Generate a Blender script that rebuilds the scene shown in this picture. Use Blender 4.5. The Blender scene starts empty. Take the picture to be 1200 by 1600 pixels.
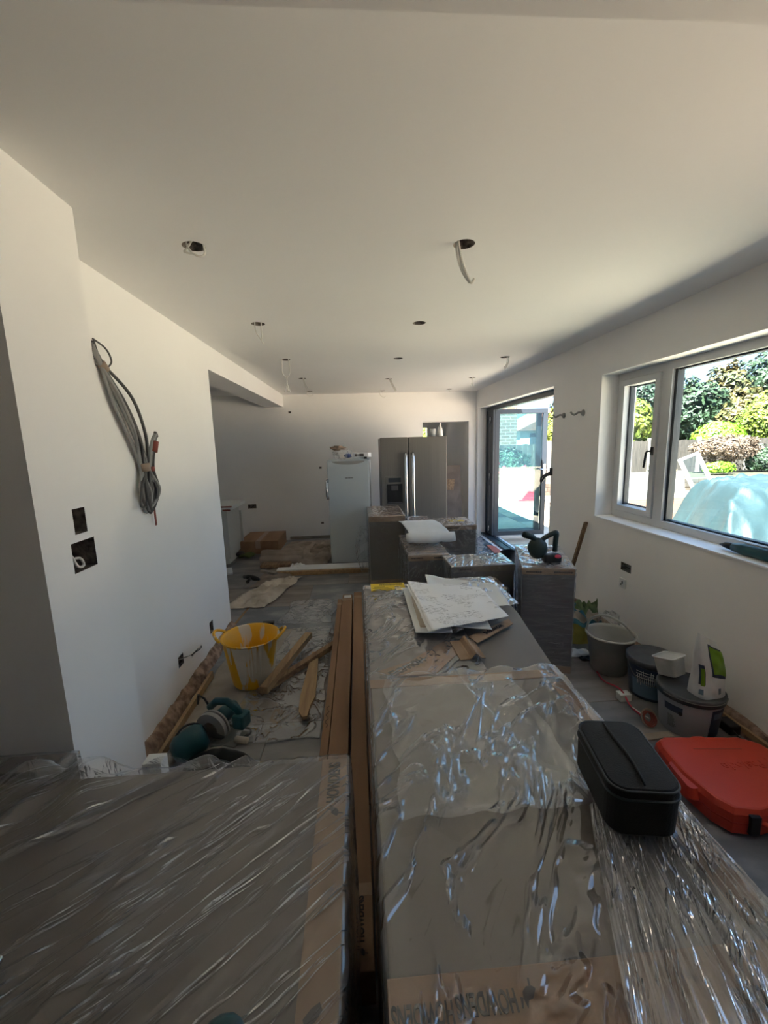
import bpy, bmesh, math, random
from mathutils import Vector, Matrix, noise
random.seed(7)
D = bpy.data; SC = bpy.context.scene; COL = SC.collection
PI = math.pi
# ------------------------------------------------------------------ camera
CAMH = 1.58
cam = D.cameras.new('camera'); camo = D.objects.new('camera', cam); COL.objects.link(camo)
cam.sensor_fit = 'VERTICAL'; cam.sensor_height = 36.0; cam.sensor_width = 27.0; cam.lens = 36.0*650/1600
cam.clip_start = 0.02; cam.clip_end = 200
_d = Vector((557-600, -(694-800), -650)).normalized()
_up = Vector((1, .028, 0)).cross(_d); _up.normalize()
if _up.y < 0: _up = -_up
_r = _d.cross(_up)
camo.matrix_world = Matrix.Translation((0, 0, CAMH)) @ Matrix((_r, _d, _up)).to_4x4()
SC.camera = camo
# ------------------------------------------------------------------ sky, sun, daylight, exposure
SC.view_settings.view_transform = 'Standard'; SC.view_settings.look = 'None'
SC.view_settings.gamma = 1; SC.view_settings.use_curve_mapping = False
SC.view_settings.exposure = 3.4
SC.cycles.use_denoising = True
SC.cycles.max_bounces = 16; SC.cycles.diffuse_bounces = 12; SC.cycles.glossy_bounces = 4
SC.cycles.transparent_max_bounces = 24; SC.cycles.transmission_bounces = 6
SC.cycles.sample_clamp_indirect = 12
W = D.worlds.new('sky'); SC.world = W; W.use_nodes = True
nt = W.node_tree; nt.nodes.clear()
wo = nt.nodes.new('ShaderNodeOutputWorld'); bg = nt.nodes.new('ShaderNodeBackground')
tc = nt.nodes.new('ShaderNodeTexCoord'); sx = nt.nodes.new('ShaderNodeSeparateXYZ'); rp = nt.nodes.new('ShaderNodeValToRGB')
nt.links.new(tc.outputs['Generated'], sx.inputs[0]); nt.links.new(sx.outputs['Z'], rp.inputs[0])
rp.color_ramp.elements[0].position = 0.0; rp.color_ramp.elements[0].color = (.50, .68, .90, 1)
rp.color_ramp.elements[1].position = .7; rp.color_ramp.elements[1].color = (.20, .42, .85, 1)
nt.links.new(rp.outputs[0], bg.inputs[0]); nt.links.new(bg.outputs[0], wo.inputs[0])
bg.inputs[1].default_value = 0.30
sun = D.lights.new('sun', 'SUN'); suno = D.objects.new('sun', sun); COL.objects.link(suno)
sun.energy = 9.0; sun.angle = .009; sun.color = (1, .955, .90)
suno.rotation_euler = Vector((-.46, -.38, 1)).to_track_quat('Z', 'Y').to_euler()
suno.location = (0, 0, 12)
# ------------------------------------------------------------------ materials
def lin(c):
    if isinstance(c, str):
        c = [int(c[i:i+2], 16)/255 for i in (0, 2, 4)]
        c = [x/12.92 if x <= .04045 else ((x+.055)/1.055)**2.4 for x in c]
    return tuple(c)+(1,)
def N(t, k, **kw):
    n = t.nodes.new(k)
    for a, b in kw.items():
        if a in n.inputs.keys(): n.inputs[a].default_value = b
        else: setattr(n, a, b)
    return n
def mat(name, col, rough=.6, col2=None, scale=5, stretch=(1, 1, 1), thr=(.35, .65), detail=4, bump=0, bscale=40, bstretch=(1, 1, 1), metal=0, spec=.5, sheen=0, rot=0):
    m = D.materials.new(name); m.use_nodes = True; t = m.node_tree; p = t.nodes['Principled BSDF']
    p.inputs['Base Color'].default_value = lin(col); p.inputs['Roughness'].default_value = rough
    p.inputs['Metallic'].default_value = metal; p.inputs['Specular IOR Level'].default_value = spec
    tc = N(t, 'ShaderNodeTexCoord')
    if col2:
        mp = N(t, 'ShaderNodeMapping', Scale=stretch, Rotation=(0, 0, rot)); nz = N(t, 'ShaderNodeTexNoise', Scale=scale, Detail=detail)
        r = N(t, 'ShaderNodeValToRGB'); e = r.color_ramp.elements
        e[0].position, e[1].position = thr; e[0].color = lin(col); e[1].color = lin(col2)
        L = t.links.new; L(tc.outputs['Object'], mp.inputs[0]); L(mp.outputs[0], nz.inputs['Vector']); L(nz.outputs[0], r.inputs[0]); L(r.outputs[0], p.inputs['Base Color'])
    if bump:
        mp = N(t, 'ShaderNodeMapping', Scale=bstretch, Rotation=(0, 0, rot)); nz = N(t, 'ShaderNodeTexNoise', Scale=bscale, Detail=3)
        b = N(t, 'ShaderNodeBump', Strength=bump, Distance=.01)
        L = t.links.new; L(tc.outputs['Object'], mp.inputs[0]); L(mp.outputs[0], nz.inputs['Vector']); L(nz.outputs[0], b.inputs['Height']); L(b.outputs[0], p.inputs['Normal'])
    return m
def schlick(t, normal=None, f0=.04):
    lw = N(t, 'ShaderNodeLayerWeight', Blend=.5)
    if normal: t.links.new(normal, lw.inputs['Normal'])
    p = N(t, 'ShaderNodeMath', operation='POWER'); p.inputs[1].default_value = 5; t.links.new(lw.outputs['Facing'], p.inputs[0])
    k = N(t, 'ShaderNodeMath', operation='MULTIPLY_ADD'); k.inputs[1].default_value = 1-f0; k.inputs[2].default_value = f0; t.links.new(p.outputs[0], k.inputs[0]); return k
def film_mat(name, haze=.05, gloss=1.6, bump=.6, scale=9, stretch=(1, 1, 1), rot=0, rough=.09, tint=.96):
    m = D.materials.new(name); m.use_nodes = True; t = m.node_tree; t.nodes.clear(); L = t.links.new
    out = N(t, 'ShaderNodeOutputMaterial'); tr = N(t, 'ShaderNodeBsdfTransparent', Color=(tint, tint, tint, 1))
    gl = N(t, 'ShaderNodeBsdfGlossy', Roughness=rough, Color=(.95, .97, 1, 1)); df = N(t, 'ShaderNodeBsdfDiffuse', Color=(.85, .87, .9, 1))
    tc = N(t, 'ShaderNodeTexCoord'); mp = N(t, 'ShaderNodeMapping', Scale=stretch)
    vr = N(t, 'ShaderNodeVectorRotate', rotation_type='Z_AXIS', Angle=rot)
    n1 = N(t, 'ShaderNodeTexNoise', Scale=scale, Detail=3, Roughness=.55, Distortion=.6)
    # ridged crease height
    a = N(t, 'ShaderNodeMath', operation='SUBTRACT'); a.inputs[1].default_value = .5
    b = N(t, 'ShaderNodeMath', operation='ABSOLUTE'); c = N(t, 'ShaderNodeMapRange', interpolation_type='SMOOTHSTEP'); c.inputs['From Max'].default_value = .045; c.inputs['To Min'].default_value = 0; c.inputs['To Max'].default_value = 1
    bp = N(t, 'ShaderNodeBump', Strength=bump, Distance=.02, invert=True)
    L(tc.outputs['Object'], vr.inputs['Vector']); L(vr.outputs[0], mp.inputs[0]); L(mp.outputs[0], n1.inputs['Vector'])
    L(n1.outputs[0], a.inputs[0]); L(a.outputs[0], b.inputs[0]); L(b.outputs[0], c.inputs[0]); L(c.outputs[0], bp.inputs['Height'])
    fr = schlick(t, bp.outputs[0], .05); L(bp.outputs[0], gl.inputs['Normal'])
    fm = N(t, 'ShaderNodeMath', operation='MULTIPLY', use_clamp=True); fm.inputs[1].default_value = gloss; L(fr.outputs[0], fm.inputs[0])
    # creases are a little milky
    cr = N(t, 'ShaderNodeMapRange'); cr.inputs['From Min'].default_value = .0; cr.inputs['From Max'].default_value = .022
    cr.inputs['To Min'].default_value = haze*4.5; cr.inputs['To Max'].default_value = haze; L(b.outputs[0], cr.inputs['Value'])
    m1 = N(t, 'ShaderNodeMixShader'); L(cr.outputs[0], m1.inputs[0]); L(tr.outputs[0], m1.inputs[1]); L(df.outputs[0], m1.inputs[2])
    m2 = N(t, 'ShaderNodeMixShader'); L(fm.outputs[0], m2.inputs[0]); L(m1.outputs[0], m2.inputs[1]); L(gl.outputs[0], m2.inputs[2])
    L(m2.outputs[0], out.inputs[0]); return m
def glass_mat(name, tint=(.9, .96, .96), refl=1.0):
    m = D.materials.new(name); m.use_nodes = True; t = m.node_tree; t.nodes.clear(); L = t.links.new
    out = N(t, 'ShaderNodeOutputMaterial'); tr = N(t, 'ShaderNodeBsdfTransparent', Color=tint+(1,)); gl = N(t, 'ShaderNodeBsdfGlossy', Roughness=.02)
    fr = schlick(t); k = N(t, 'ShaderNodeMath', operation='MULTIPLY'); k.inputs[1].default_value = refl
    mx = N(t, 'ShaderNodeMixShader'); L(fr.outputs[0], k.inputs[0]); L(k.outputs[0], mx.inputs[0]); L(tr.outputs[0], mx.inputs[1]); L(gl.outputs[0], mx.inputs[2]); L(mx.outputs[0], out.inputs[0])
    return m
M = {}
M['wall'] = mat('wall_paint', (.895, .885, .87), .75, (.86, .85, .835), 1.2, thr=(.4, .75), bump=.12, bscale=7)
M['ceil'] = mat('ceiling_paint', (.88, .87, .855), .8, (.85, .84, .825), .8, bump=.08, bscale=5)
M['plaster'] = mat('raw_plaster_edge', '8a8078', .9, '3a3430', 30, bump=.5, bscale=80)
M['screed'] = mat('dusty_screed', '7a746d', .85, '8a837a', 3, bump=.3, bscale=30)
M['tile'] = mat('dusty_slate_tile', '66686a', .5, '96938f', 2.2, (1, 2.2, 1), (.38, .72), 8, bump=.15, bscale=60)
M['tile2'] = mat('dusty_brown_slate_tile', '6e6863', .5, '98928b', 2.6, (.7, 2.6, 1), (.38, .7), 8, bump=.15, bscale=60)
M['tile3'] = mat('dusty_blue_slate_tile', '686e75', .42, '9c9e9e', 3.4, (.8, 1.5, 1), (.45, .75), 9, bump=.15, bscale=60)
M['card'] = mat('brown_cardboard', '94755a', .8, '7f6249', 6, (1, .15, 1), bump=.08, bscale=60)
M['card2'] = mat('dusty_cardboard', 'a08871', .85, '86705b', 8, bump=.15, bscale=30)
M['card_dark'] = mat('dark_cardboard', '6f6257', .85, '5f544b', 7)
M['panel'] = mat('warm_grey_panel', '6b655e', .5, '625c56', 1.2)
M['panel_dark'] = mat('graphite_panel', '54565b', .4, '5e6065', 2, (1, 1, 8))
M['panel_mid'] = mat('grey_panel', '6d6964', .42, '645f5a', 2)
M['ink'] = mat('black_print', '2a2522', .8)
M['inkgrey'] = mat('grey_print', '55504c', .8)
M['yellow'] = mat('yellow_label', 'd9b91c', .6)
M['white'] = mat('white_plastic', 'd8dad8', .35)
M['pvc'] = mat('white_window_plastic', 'c9cbcd', .35)
M['gasket'] = mat('dark_gasket', '2b3136', .5)
M['anth'] = mat('anthracite_aluminium', '262f37', .4, metal=.1)
M['steel'] = mat('brushed_steel', '7d7a74', .42, '75726c', 3, (40, 40, .4), metal=.55)
M['chrome'] = mat('chrome', 'd8d8d6', .18, metal=.95)
M['fridge_white'] = mat('satin_white_enamel', 'b9c2c6', .35)
M['black'] = mat('black_plastic', '141516', .4)
M['blackcloth'] = mat('black_nylon_fabric', '0d0e10', .75, bump=.25, bscale=350)
M['teal'] = mat('dark_teal_plastic', '0f4a50', .4, '0c3f46', 12)
M['green'] = mat('dark_green_tool_plastic', '24332f', .45)
M['redp'] = mat('red_plastic', 'c02a44', .4)
M['orange'] = mat('orange_plastic', 'c03c28', .45, 'b83824', 3, bump=.05, bscale=200)
M['rubber'] = mat('grey_lid_plastic', '3c4046', .45, '4a4e52', 20)
M['bucket'] = mat('pale_grey_plastic', 'aeada4', .45, 'a2a198', 9)
M['galv'] = mat('dull_metal', '85857f', .4, metal=.7)
M['timber'] = mat('rough_timber', '8f7558', .75, '6d5540', 5, (8, .6, 8), bump=.3, bscale=20, bstretch=(10, 1, 10))
M['timber2'] = mat('pale_timber', 'a58a66', .75, '8d7355', 5, (9, .5, 9), bump=.2, bscale=20, bstretch=(10, 1, 10))
M['paper'] = mat('plain_paper', 'e0e3e6', .7, 'd2d6d8', 3, bump=.2, bscale=12)
M['dustsheet'] = mat('grey_dust_sheet', 'a3968a', .9, '867b70', 4, bump=.6, bscale=14)
M['cream'] = mat('cream_cotton_sheet', 'c9c0b2', .85, 'a69b8c', 5, bump=.7, bscale=16)
M['cable'] = mat('grey_cable_sheath', '8f8f8d', .5)
M['cable_dark'] = mat('dark_grey_cable_sheath', '4c4b4a', .5)
M['cable_white'] = mat('white_cable_sheath', 'e2e0da', .5)
M['tape'] = mat('beige_tape', '9c8878', .6)
M['redwire'] = mat('red_brown_tape', '8a4438', .6)
M['rubble'] = mat('broken_plaster_and_brick', 'a8917f', .95, '6b5546', 18, bump=1, bscale=50)
M['hole'] = mat('dark_cavity', '151311', .9)
M['patio'] = mat('pale_patio', 'bcab93', .85, 'cbbba2', 1.5, bump=.1, bscale=40)
M['lime'] = mat('lime_hedge_leaf', '5d6512', .6, '3a4d0f', 3)
M['leaf'] = mat('green_leaf', '263c20', .6, '182b1b', 2)
M['leafd'] = mat('dark_green_leaf', '203826', .6, '16291c', 2)
M['leafo'] = mat('orange_tinged_leaf', '5f4f26', .6, '3a4522', 1.5)
M['dry'] = mat('dry_twig', '6f5c4c', .8, '54463a', 4)
M['bark'] = mat('bark', '5a4a3c', .9)
M['fence'] = mat('weathered_fence_board', '4c453e', .85, '342f2a', 5, (6, 6, .5), bump=.2)
M['concrete'] = mat('pale_concrete', '9c958a', .85, '8a8378', 6)
M['blocks'] = mat('buff_walling_stone', '4a4138', .85, '3c342c', 6, bump=.4, bscale=30)
M['brickm'] = mat('brown_brick', 'a98672', .85, '95705c', 5)
M['rooftile'] = mat('terracotta_roof_tile', '704838', .8, '5c3a2e', 6)
M['tarp'] = mat('teal_tarpaulin', '1b2f32', .6, '15282b', 2, bump=.5, bscale=16)
M['redcloth'] = mat('red_flower', 'c9203a', .6)
M['render'] = mat('white_render', 'cfcac0', .8)
M['glass'] = glass_mat('clear_glass')
M['glass_door'] = glass_mat('tinted_door_glass', (.82, .93, .93), 1.2)
M['film'] = film_mat('clear_wrapping_film', .03, 2.0, .5, 3.6, (2.2, .8, 1), .55, .08)
M['film_streak'] = film_mat('stretched_wrapping_film', .10, 3.2, 1.0, 7, (6, .6, 1), .45, .12)
M['film_diag'] = film_mat('taut_diagonal_film', .035, 1.5, .7, 4, (6, .45, 1), .87, .16)
M['film_side'] = film_mat('side_wrapping_film', .035, 1.2, .6, 5, (1, 1, 7), 0, .15)
M['film_floor'] = film_mat('floor_protection_film', .05, 1.8, .7, 6)
# ------------------------------------------------------------------ builders
class MB:
    def __init__(s): s.v = []; s.f = []; s.smooth = []
    def add(s, vs, fs, M4=None, smooth=False):
        n = len(s.v)
        s.v += [tuple(M4 @ Vector(v)) if M4 else tuple(v) for v in vs]
        s.f += [tuple(i+n for i in f) for f in fs]; s.smooth += [smooth]*len(fs); return s
    def box(s, x0, x1, y0, y1, z0, z1, M4=None, b=0):
        if b:
            bm = bmesh.new(); bmesh.ops.create_cube(bm, size=1)
            for v in bm.verts: v.co = ((x0+x1)/2+v.co.x*(x1-x0), (y0+y1)/2+v.co.y*(y1-y0), (z0+z1)/2+v.co.z*(z1-z0))
            bmesh.ops.bevel(bm, geom=bm.edges[:], offset=b, segments=2, affect='EDGES', profile=.6)
            bm.verts.index_update(); vs = [v.co.copy() for v in bm.verts]; fs = [[v.index for v in f.verts] for f in bm.faces]; bm.free()
            return s.add(vs, fs, M4)
        vs = [(x, y, z) for z in (z0, z1) for y in (y0, y1) for x in (x0, x1)]
        return s.add(vs, [(0, 2, 3, 1), (4, 5, 7, 6), (0, 1, 5, 4), (2, 6, 7, 3), (0, 4, 6, 2), (1, 3, 7, 5)], M4)
    def tube(s, pts, r, seg=6, close=False, M4=None):
        pts = [Vector(p) for p in pts]; n = len(pts); vs = []; fs = []
        rr = r if isinstance(r, (list, tuple)) else [r]*n
        a = None
        for i, p in enumerate(pts):
            if close: t = pts[(i+1) % n]-pts[i-1]
            else: t = pts[min(i+1, n-1)]-pts[max(i-1, 0)]
            t.normalize()
            if a is None: a = t.orthogonal().normalized()
            a = (a-t*a.dot(t)).normalized(); b = t.cross(a)
            for k in range(seg):
                an = 2*PI*k/seg; vs.append(p+(a*math.cos(an)+b*math.sin(an))*rr[i])
        for i in range(n if close else n-1):
            j = (i+1) % n
            for k in range(seg):
                k2 = (k+1) % seg; fs.append((i*seg+k, i*seg+k2, j*seg+k2, j*seg+k))
        if not close: fs += [tuple(range(seg))[::-1], tuple(range((n-1)*seg, n*seg))]
        return s.add(vs, fs, M4, True)
    def lathe(s, prof, seg=28, sx=1, sy=1, M4=None, smooth=True, jig=None):
        vs = []; fs = []
        for j, (r, z) in enumerate(prof):
            for k in range(seg):
                an = 2*PI*k/seg; q = 1+(jig(an, z) if jig else 0); vs.append((r*q*sx*math.cos(an), r*q*sy*math.sin(an), z))
        for j in range(len(prof)-1):
            for k in range(seg):
                k2 = (k+1) % seg; fs.append((j*seg+k, j*seg+k2, (j+1)*seg+k2, (j+1)*seg+k))
        if prof[0][0] > 1e-4: fs.append(tuple(range(seg))[::-1])
        if prof[-1][0] > 1e-4 : fs.append(tuple(range((len(prof)-1)*seg, len(prof)*seg)))
        return s.add(vs, fs, M4, smooth)
    def prism(s, pts, z0, z1, M4=None):
        n = len(pts); vs = [(x, y, z0) for x, y in pts]+[(x, y, z1) for x, y in pts]
        fs = [tuple(range(n))[::-1], tuple(range(n, 2*n))]+[(i, (i+1) % n, n+(i+1) % n, n+i) for i in range(n)]
        return s.add(vs, fs, M4)
    def blob(s, c, r, sub=2, amp=.15, fr=2, M4=None, seed=0):
        bm = bmesh.new(); bmesh.ops.create_icosphere(bm, subdivisions=sub, radius=1)
        vs = []
        for v in bm.verts:
            q = 1+amp*noise.noise(v.co*fr+Vector((seed, seed*2, 0)))
            vs.append((c[0]+v.co.x*r[0]*q, c[1]+v.co.y*r[1]*q, c[2]+v.co.z*r[2]*q))
        bm.verts.index_update(); fs = [[v.index for v in f.verts] for f in bm.faces]; bm.free()
        return s.add(vs, fs, M4, True)
    def grid(s, fn, nx, ny, smooth=True):
        vs = [fn(i/nx, j/ny) for j in range(ny+1) for i in range(nx+1)]
        fs = [(j*(nx+1)+i, j*(nx+1)+i+1, (j+1)*(nx+1)+i+1, (j+1)*(nx+1)+i) for j in range(ny) for i in range(nx)]
        return s.add(vs, fs, None, smooth)
    def build(s, name, m, parent=None, local=False, label=None, stuff=False):
        me = D.meshes.new(name); me.from_pydata(s.v, [], s.f); me.polygons.foreach_set('use_smooth', s.smooth); me.update()
        o = D.objects.new(name, me); COL.objects.link(o)
        if m: me.materials.append(M[m] if isinstance(m, str) else m)
        if parent:
            o.parent = parent
            if not local: o.matrix_parent_inverse = Matrix.Translation(-parent.location)
        if label: o['label'] = label
        if stuff: o['kind'] = 'stuff'
        return o
def B(*a, **k): return MB().box(*a, **k)
def tag(o, label, cat, group=None):
    o['label'] = label; o['category'] = cat
    if group: o['group'] = group
    return o
def thing(name, loc, label, cat, rz=0, group=None):
    o = D.objects.new(name, None); COL.objects.link(o); o.location = loc; o.rotation_euler = (0, 0, rz); o.empty_display_size = .1
    return tag(o, label, cat, group)
def struct(o): o['kind'] = 'structure'; return o
def solid(o, t, off=0):
    md = o.modifiers.new('thickness', 'SOLIDIFY'); md.thickness = t; md.offset = off; return o
def cut(o, cutter, edge=None):
    c = cutter.build('cutter', edge); md = o.modifiers.new('cut', 'BOOLEAN'); md.operation = 'DIFFERENCE'; md.object = c; md.solver = 'EXACT'
    try: md.material_mode = 'TRANSFER'
    except Exception: pass
    dg = bpy.context.evaluated_depsgraph_get(); dg.update(); me = D.meshes.new_from_object(o.evaluated_get(dg))
    o.modifiers.clear(); o.data = me; D.objects.remove(c); return o
def text(name, s, size, loc, rot, m, parent, extr=.0004, sx=1, bold=.0, local=False):
    c = D.curves.new(name, 'FONT'); c.body = s; c.size = size; c.extrude = extr; c.offset = bold; c.align_x = 'CENTER'; c.align_y = 'CENTER'
    t = D.objects.new(name, c); COL.objects.link(t)
    bpy.context.view_layer.update()
    me = D.meshes.new_from_object(t); D.objects.remove(t)
    o = D.objects.new(name, me); COL.objects.link(o); me.materials.clear(); me.materials.append(M[m])
    o.parent = parent
    if not local and parent: o.matrix_parent_inverse = Matrix.Translation(-parent.location)
    o.location = loc; o.rotation_euler = rot; o.scale = (sx, 1, 1)
    return o
def rid(p, k=3): return max(0, 1-abs(noise.noise(p))*k)
def fbm(p): return noise.noise(p)+.5*noise.noise(p*2.1)+.25*noise.noise(p*4.3)
def film_over(name, parent, x0, x1, y0, y1, z, m='film', drop=(.1, .1, .1, .1), amp=.008, fr=5, st=(1, 1), rot=0, seed=0, n=90, off=.005, puff=None, label=None):
    """a sheet of film lying over a block and down its sides; drop = left, right, near, far"""
    dl, dr, dn, df = drop; Lx = x1-x0; Ly = y1-y0; ca, sa = math.cos(rot), math.sin(rot)
    nx = max(8, int(n*(Lx+dl+dr)/max(Lx, Ly))); ny = max(8, int(n*(Ly+dn+df)/max(Lx, Ly)))
    def fn(u, v):
        s = -dl+u*(Lx+dl+dr); t = -dn+v*(Ly+dn+df)
        px, py = s*ca+t*sa, -s*sa+t*ca
        q = Vector((px*fr*st[0], py*fr*st[1], seed))
        h = amp*(.75*rid(q, 3.2)+.5*rid(q*1.9+Vector((5, 1, 2)), 3)+.3*rid(q*3.7+Vector((1, 4, 2)), 3)+.4*(noise.noise(q*.6)+.5))
        pf = puff(x0+s, y0+t) if puff else 0
        ds = max(0, -s, s-Lx); dt = max(0, -t, t-Ly)
        x = x0+min(max(s, 0), Lx); y = y0+min(max(t, 0), Ly)
        zz = z+off-ds-dt
        if ds > 0: x += (off*.6+min(h, .012)*.8+ds*.008)*(1 if s > 0 else -1)
        if dt > 0: y += (off*.6+min(h, .012)*.8+dt*.004)*(1 if t > 0 else -1)
        if ds == 0 and dt == 0: zz += h*min(1, .25+8*min(s, Lx-s, t, Ly-t))+pf
        elif puff: zz += pf*max(0, 1-(ds+dt)/.05)
        return (x, y, max(zz, .004))
    return MB().grid(fn, nx, ny).build(name, m, parent, label=label)
# ------------------------------------------------------------------ the room
XR, XL, YB, ZC = 2.03, -1.165, 7.05, 2.40
XE = 2.33                                        # outer face of the right hand wall
floor = struct(B(-4.4, XR+.0, -3, YB+.0, -.12, -.012).build('floor', 'screed'))
ii = 0
for j in range(-1, 13):
    y0 = 7.02-(j)*.6-.6
    for i in range(-4, 5):
        x0 = i*1.2-.55+(.4 if j % 2 else 0)
        a, b, c, d = max(x0, -4.35), min(x0+1.195, 2.02), max(y0, -.9), min(y0+.594, 7.04)
        if b-a < .1 or d-c < .1: continue
        dz = random.uniform(-.0012, .0008)
        B(a, b, c, d, -.0115, dz-.001, b=.0015).build('tile', random.choice(['tile', 'tile', 'tile2', 'tile3']), floor)
# ceiling with the round cut-outs for the spotlights
spots = [(-.636, 1.91), (.485, 1.89), (-.633, 3.03), (.468, 3.05), (-.65, 4.24), (.44, 4.26), (1.52, 4.28), (-.638, 5.40), (.444, 5.56), (1.55, 5.59), (-.69, 6.68), (.44, 6.80), (1.50, 6.74)]
ceil = struct(B(-4.4, XE, -3, YB+.2, ZC, ZC+.14).build('ceiling', 'ceil'))
c = MB()
for x, y in spots: c.lathe([(.046, ZC-.05), (.046, ZC+.11)], 20, M4=Matrix.Translation((x, y, 0)))
cut(ceil, c, 'plaster')
struct(B(-4.4, XR, -3, .77, 2.25, 2.42).build('trim_1', 'ceil'))            # downstand near the camera
struct(B(-4.6, 2.36, -3.2, 7.3, 2.55, 2.62).build('roof', 'render'))
# right wall: window, folding door opening, an unseen opening added beside the camera to brighten the foreground, two socket holes, hatch
wr = struct(B(XR, XE, -3, YB+.2, -.12, ZC).build('wall_right', 'wall'))
c = MB(); c.box(1.9, 2.5, 1.72, 3.42, .918, 2.083); c.box(1.9, 2.5, 4.265, 6.96, -.02, 2.11); c.box(1.9, 2.5, .45, 1.1, .918, 2.083)
cut(wr, c, 'wall')
c = MB(); c.box(1.9, 2.075, 2.90, 3.02, .555, .62); cut(wr, c, 'plaster')
# back wall with a doorway
wb = struct(B(-4.4, XR, YB, YB+.2, -.12, ZC).build('wall_back', 'wall'))
c = MB(); c.box(1.12, 1.90, 6.9, 7.4, 0, 1.91)
cut(wb, c, 'wall')
c = MB()
for x, z, r in ((-1.067, 2.122, .022), (-.62, 1.208, .022), (-.63, .266, .022)): c.box(x-r, x+r, 6.9, 7.1, z-r*.7, z+r*.7)
c.box(-1.86, -1.72, 6.9, 7.1, .56, .63)
cut(wb, c, 'plaster')
# room beyond the doorway
wfr = struct(B(.5, XR, 9.5, 9.6, 0, ZC).build('wall_far', 'wall')); c = MB(); c.box(1.37, 1.61, 9.3, 9.8, 1.65, 1.91); cut(wfr, c, 'wall')
struct(B(.5, .6, 7.25, 9.5, 0, ZC).build('wall_far_left', 'wall'))
struct(B(.5, XR, 7.25, 9.6, -.12, 0).build('floor_far', 'screed'))
struct(B(.5, XE, 7.25, 9.6, ZC, ZC+.2).build('ceiling_far', 'ceil'))
wf = struct(B(XR, XE, 7.25, 9.6, -.12, ZC).build('wall_far_right', 'wall'))
# left wall, beam over the wide opening, pier
wl = struct(B(XL-.285, XL, 1.63, 3.56, -.12, ZC).build('wall_left', 'wall'))
c = MB(); c.box(-1.2, -1.1, 2.50, 2.575, .22, .29); c.box(-1.2, -1.1, 3.06, 3.13, .18, .27)
cut(wl, c, 'plaster')
struct(B(XL-.285, XL, 3.56, YB, 2.205, ZC).build('trim_2', 'wall'))
wp = struct(B(-4.4, -.935, 1.25, 1.63, -.12, ZC).build('wall_pier', 'wall'))
c = MB(); c.box(-1.04, -.9, 1.404, 1.467, 1.31, 1.395); c.box(-1.04, -.9, 1.375, 1.495, 1.185, 1.285)
cut(wp, c, 'plaster')
struct(B(-4.5, -4.4, -3, YB+.2, -.12, ZC).build('wall_left_outer', 'wall'))
struct(B(-4.4, XR, -3.1, -3, -.12, ZC).build('wall_behind', 'wall'))
# crumbling strip where the skirting is missing
def rubble(name, x, y0, y1, side, parent=None):
    mb = MB(); n = 60
    prof = []
    for i in range(n+1):
        y = y0+(y1-y0)*i/n
        a = .045+.010*rid(Vector((y*9, 3, 0)))+.006*random.random(); h = .060+.012*rid(Vector((y*6, 7, 1)))+.006*random.random()
        prof.append((y, a, h))
    vs = []; fs = []
    for y, a, h in prof: vs += [(x, y, .001), (x+side*a, y, .001), (x+side*a*.8, y, h*.35+random.random()*.006), (x+side*.012, y, h), (x, y, h)]
    for i in range(n):
        for k in range(5):
            k2 = (k+1) % 5; fs.append((i*5+k, i*5+k2, (i+1)*5+k2, (i+1)*5+k))
    fs += [tuple(range(5))[::-1], tuple(range(n*5, n*5+5))]
    mb.add(vs, fs); o = mb.build(name, 'rubble'); return struct(o)
rubble('trim_3', XL, 1.64, 3.55, 1); rubble('trim_4', XR, .9, 4.2, -1)
struct(B(-1.075, -1.055, 1.64, 2.75, 0, .05, M4=None).build('trim_5', 'timber2'))
struct(MB().box(-1.19, 1.1, YB-.018, YB, 0, .05).build('baseboard_back', 'concrete'))
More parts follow.
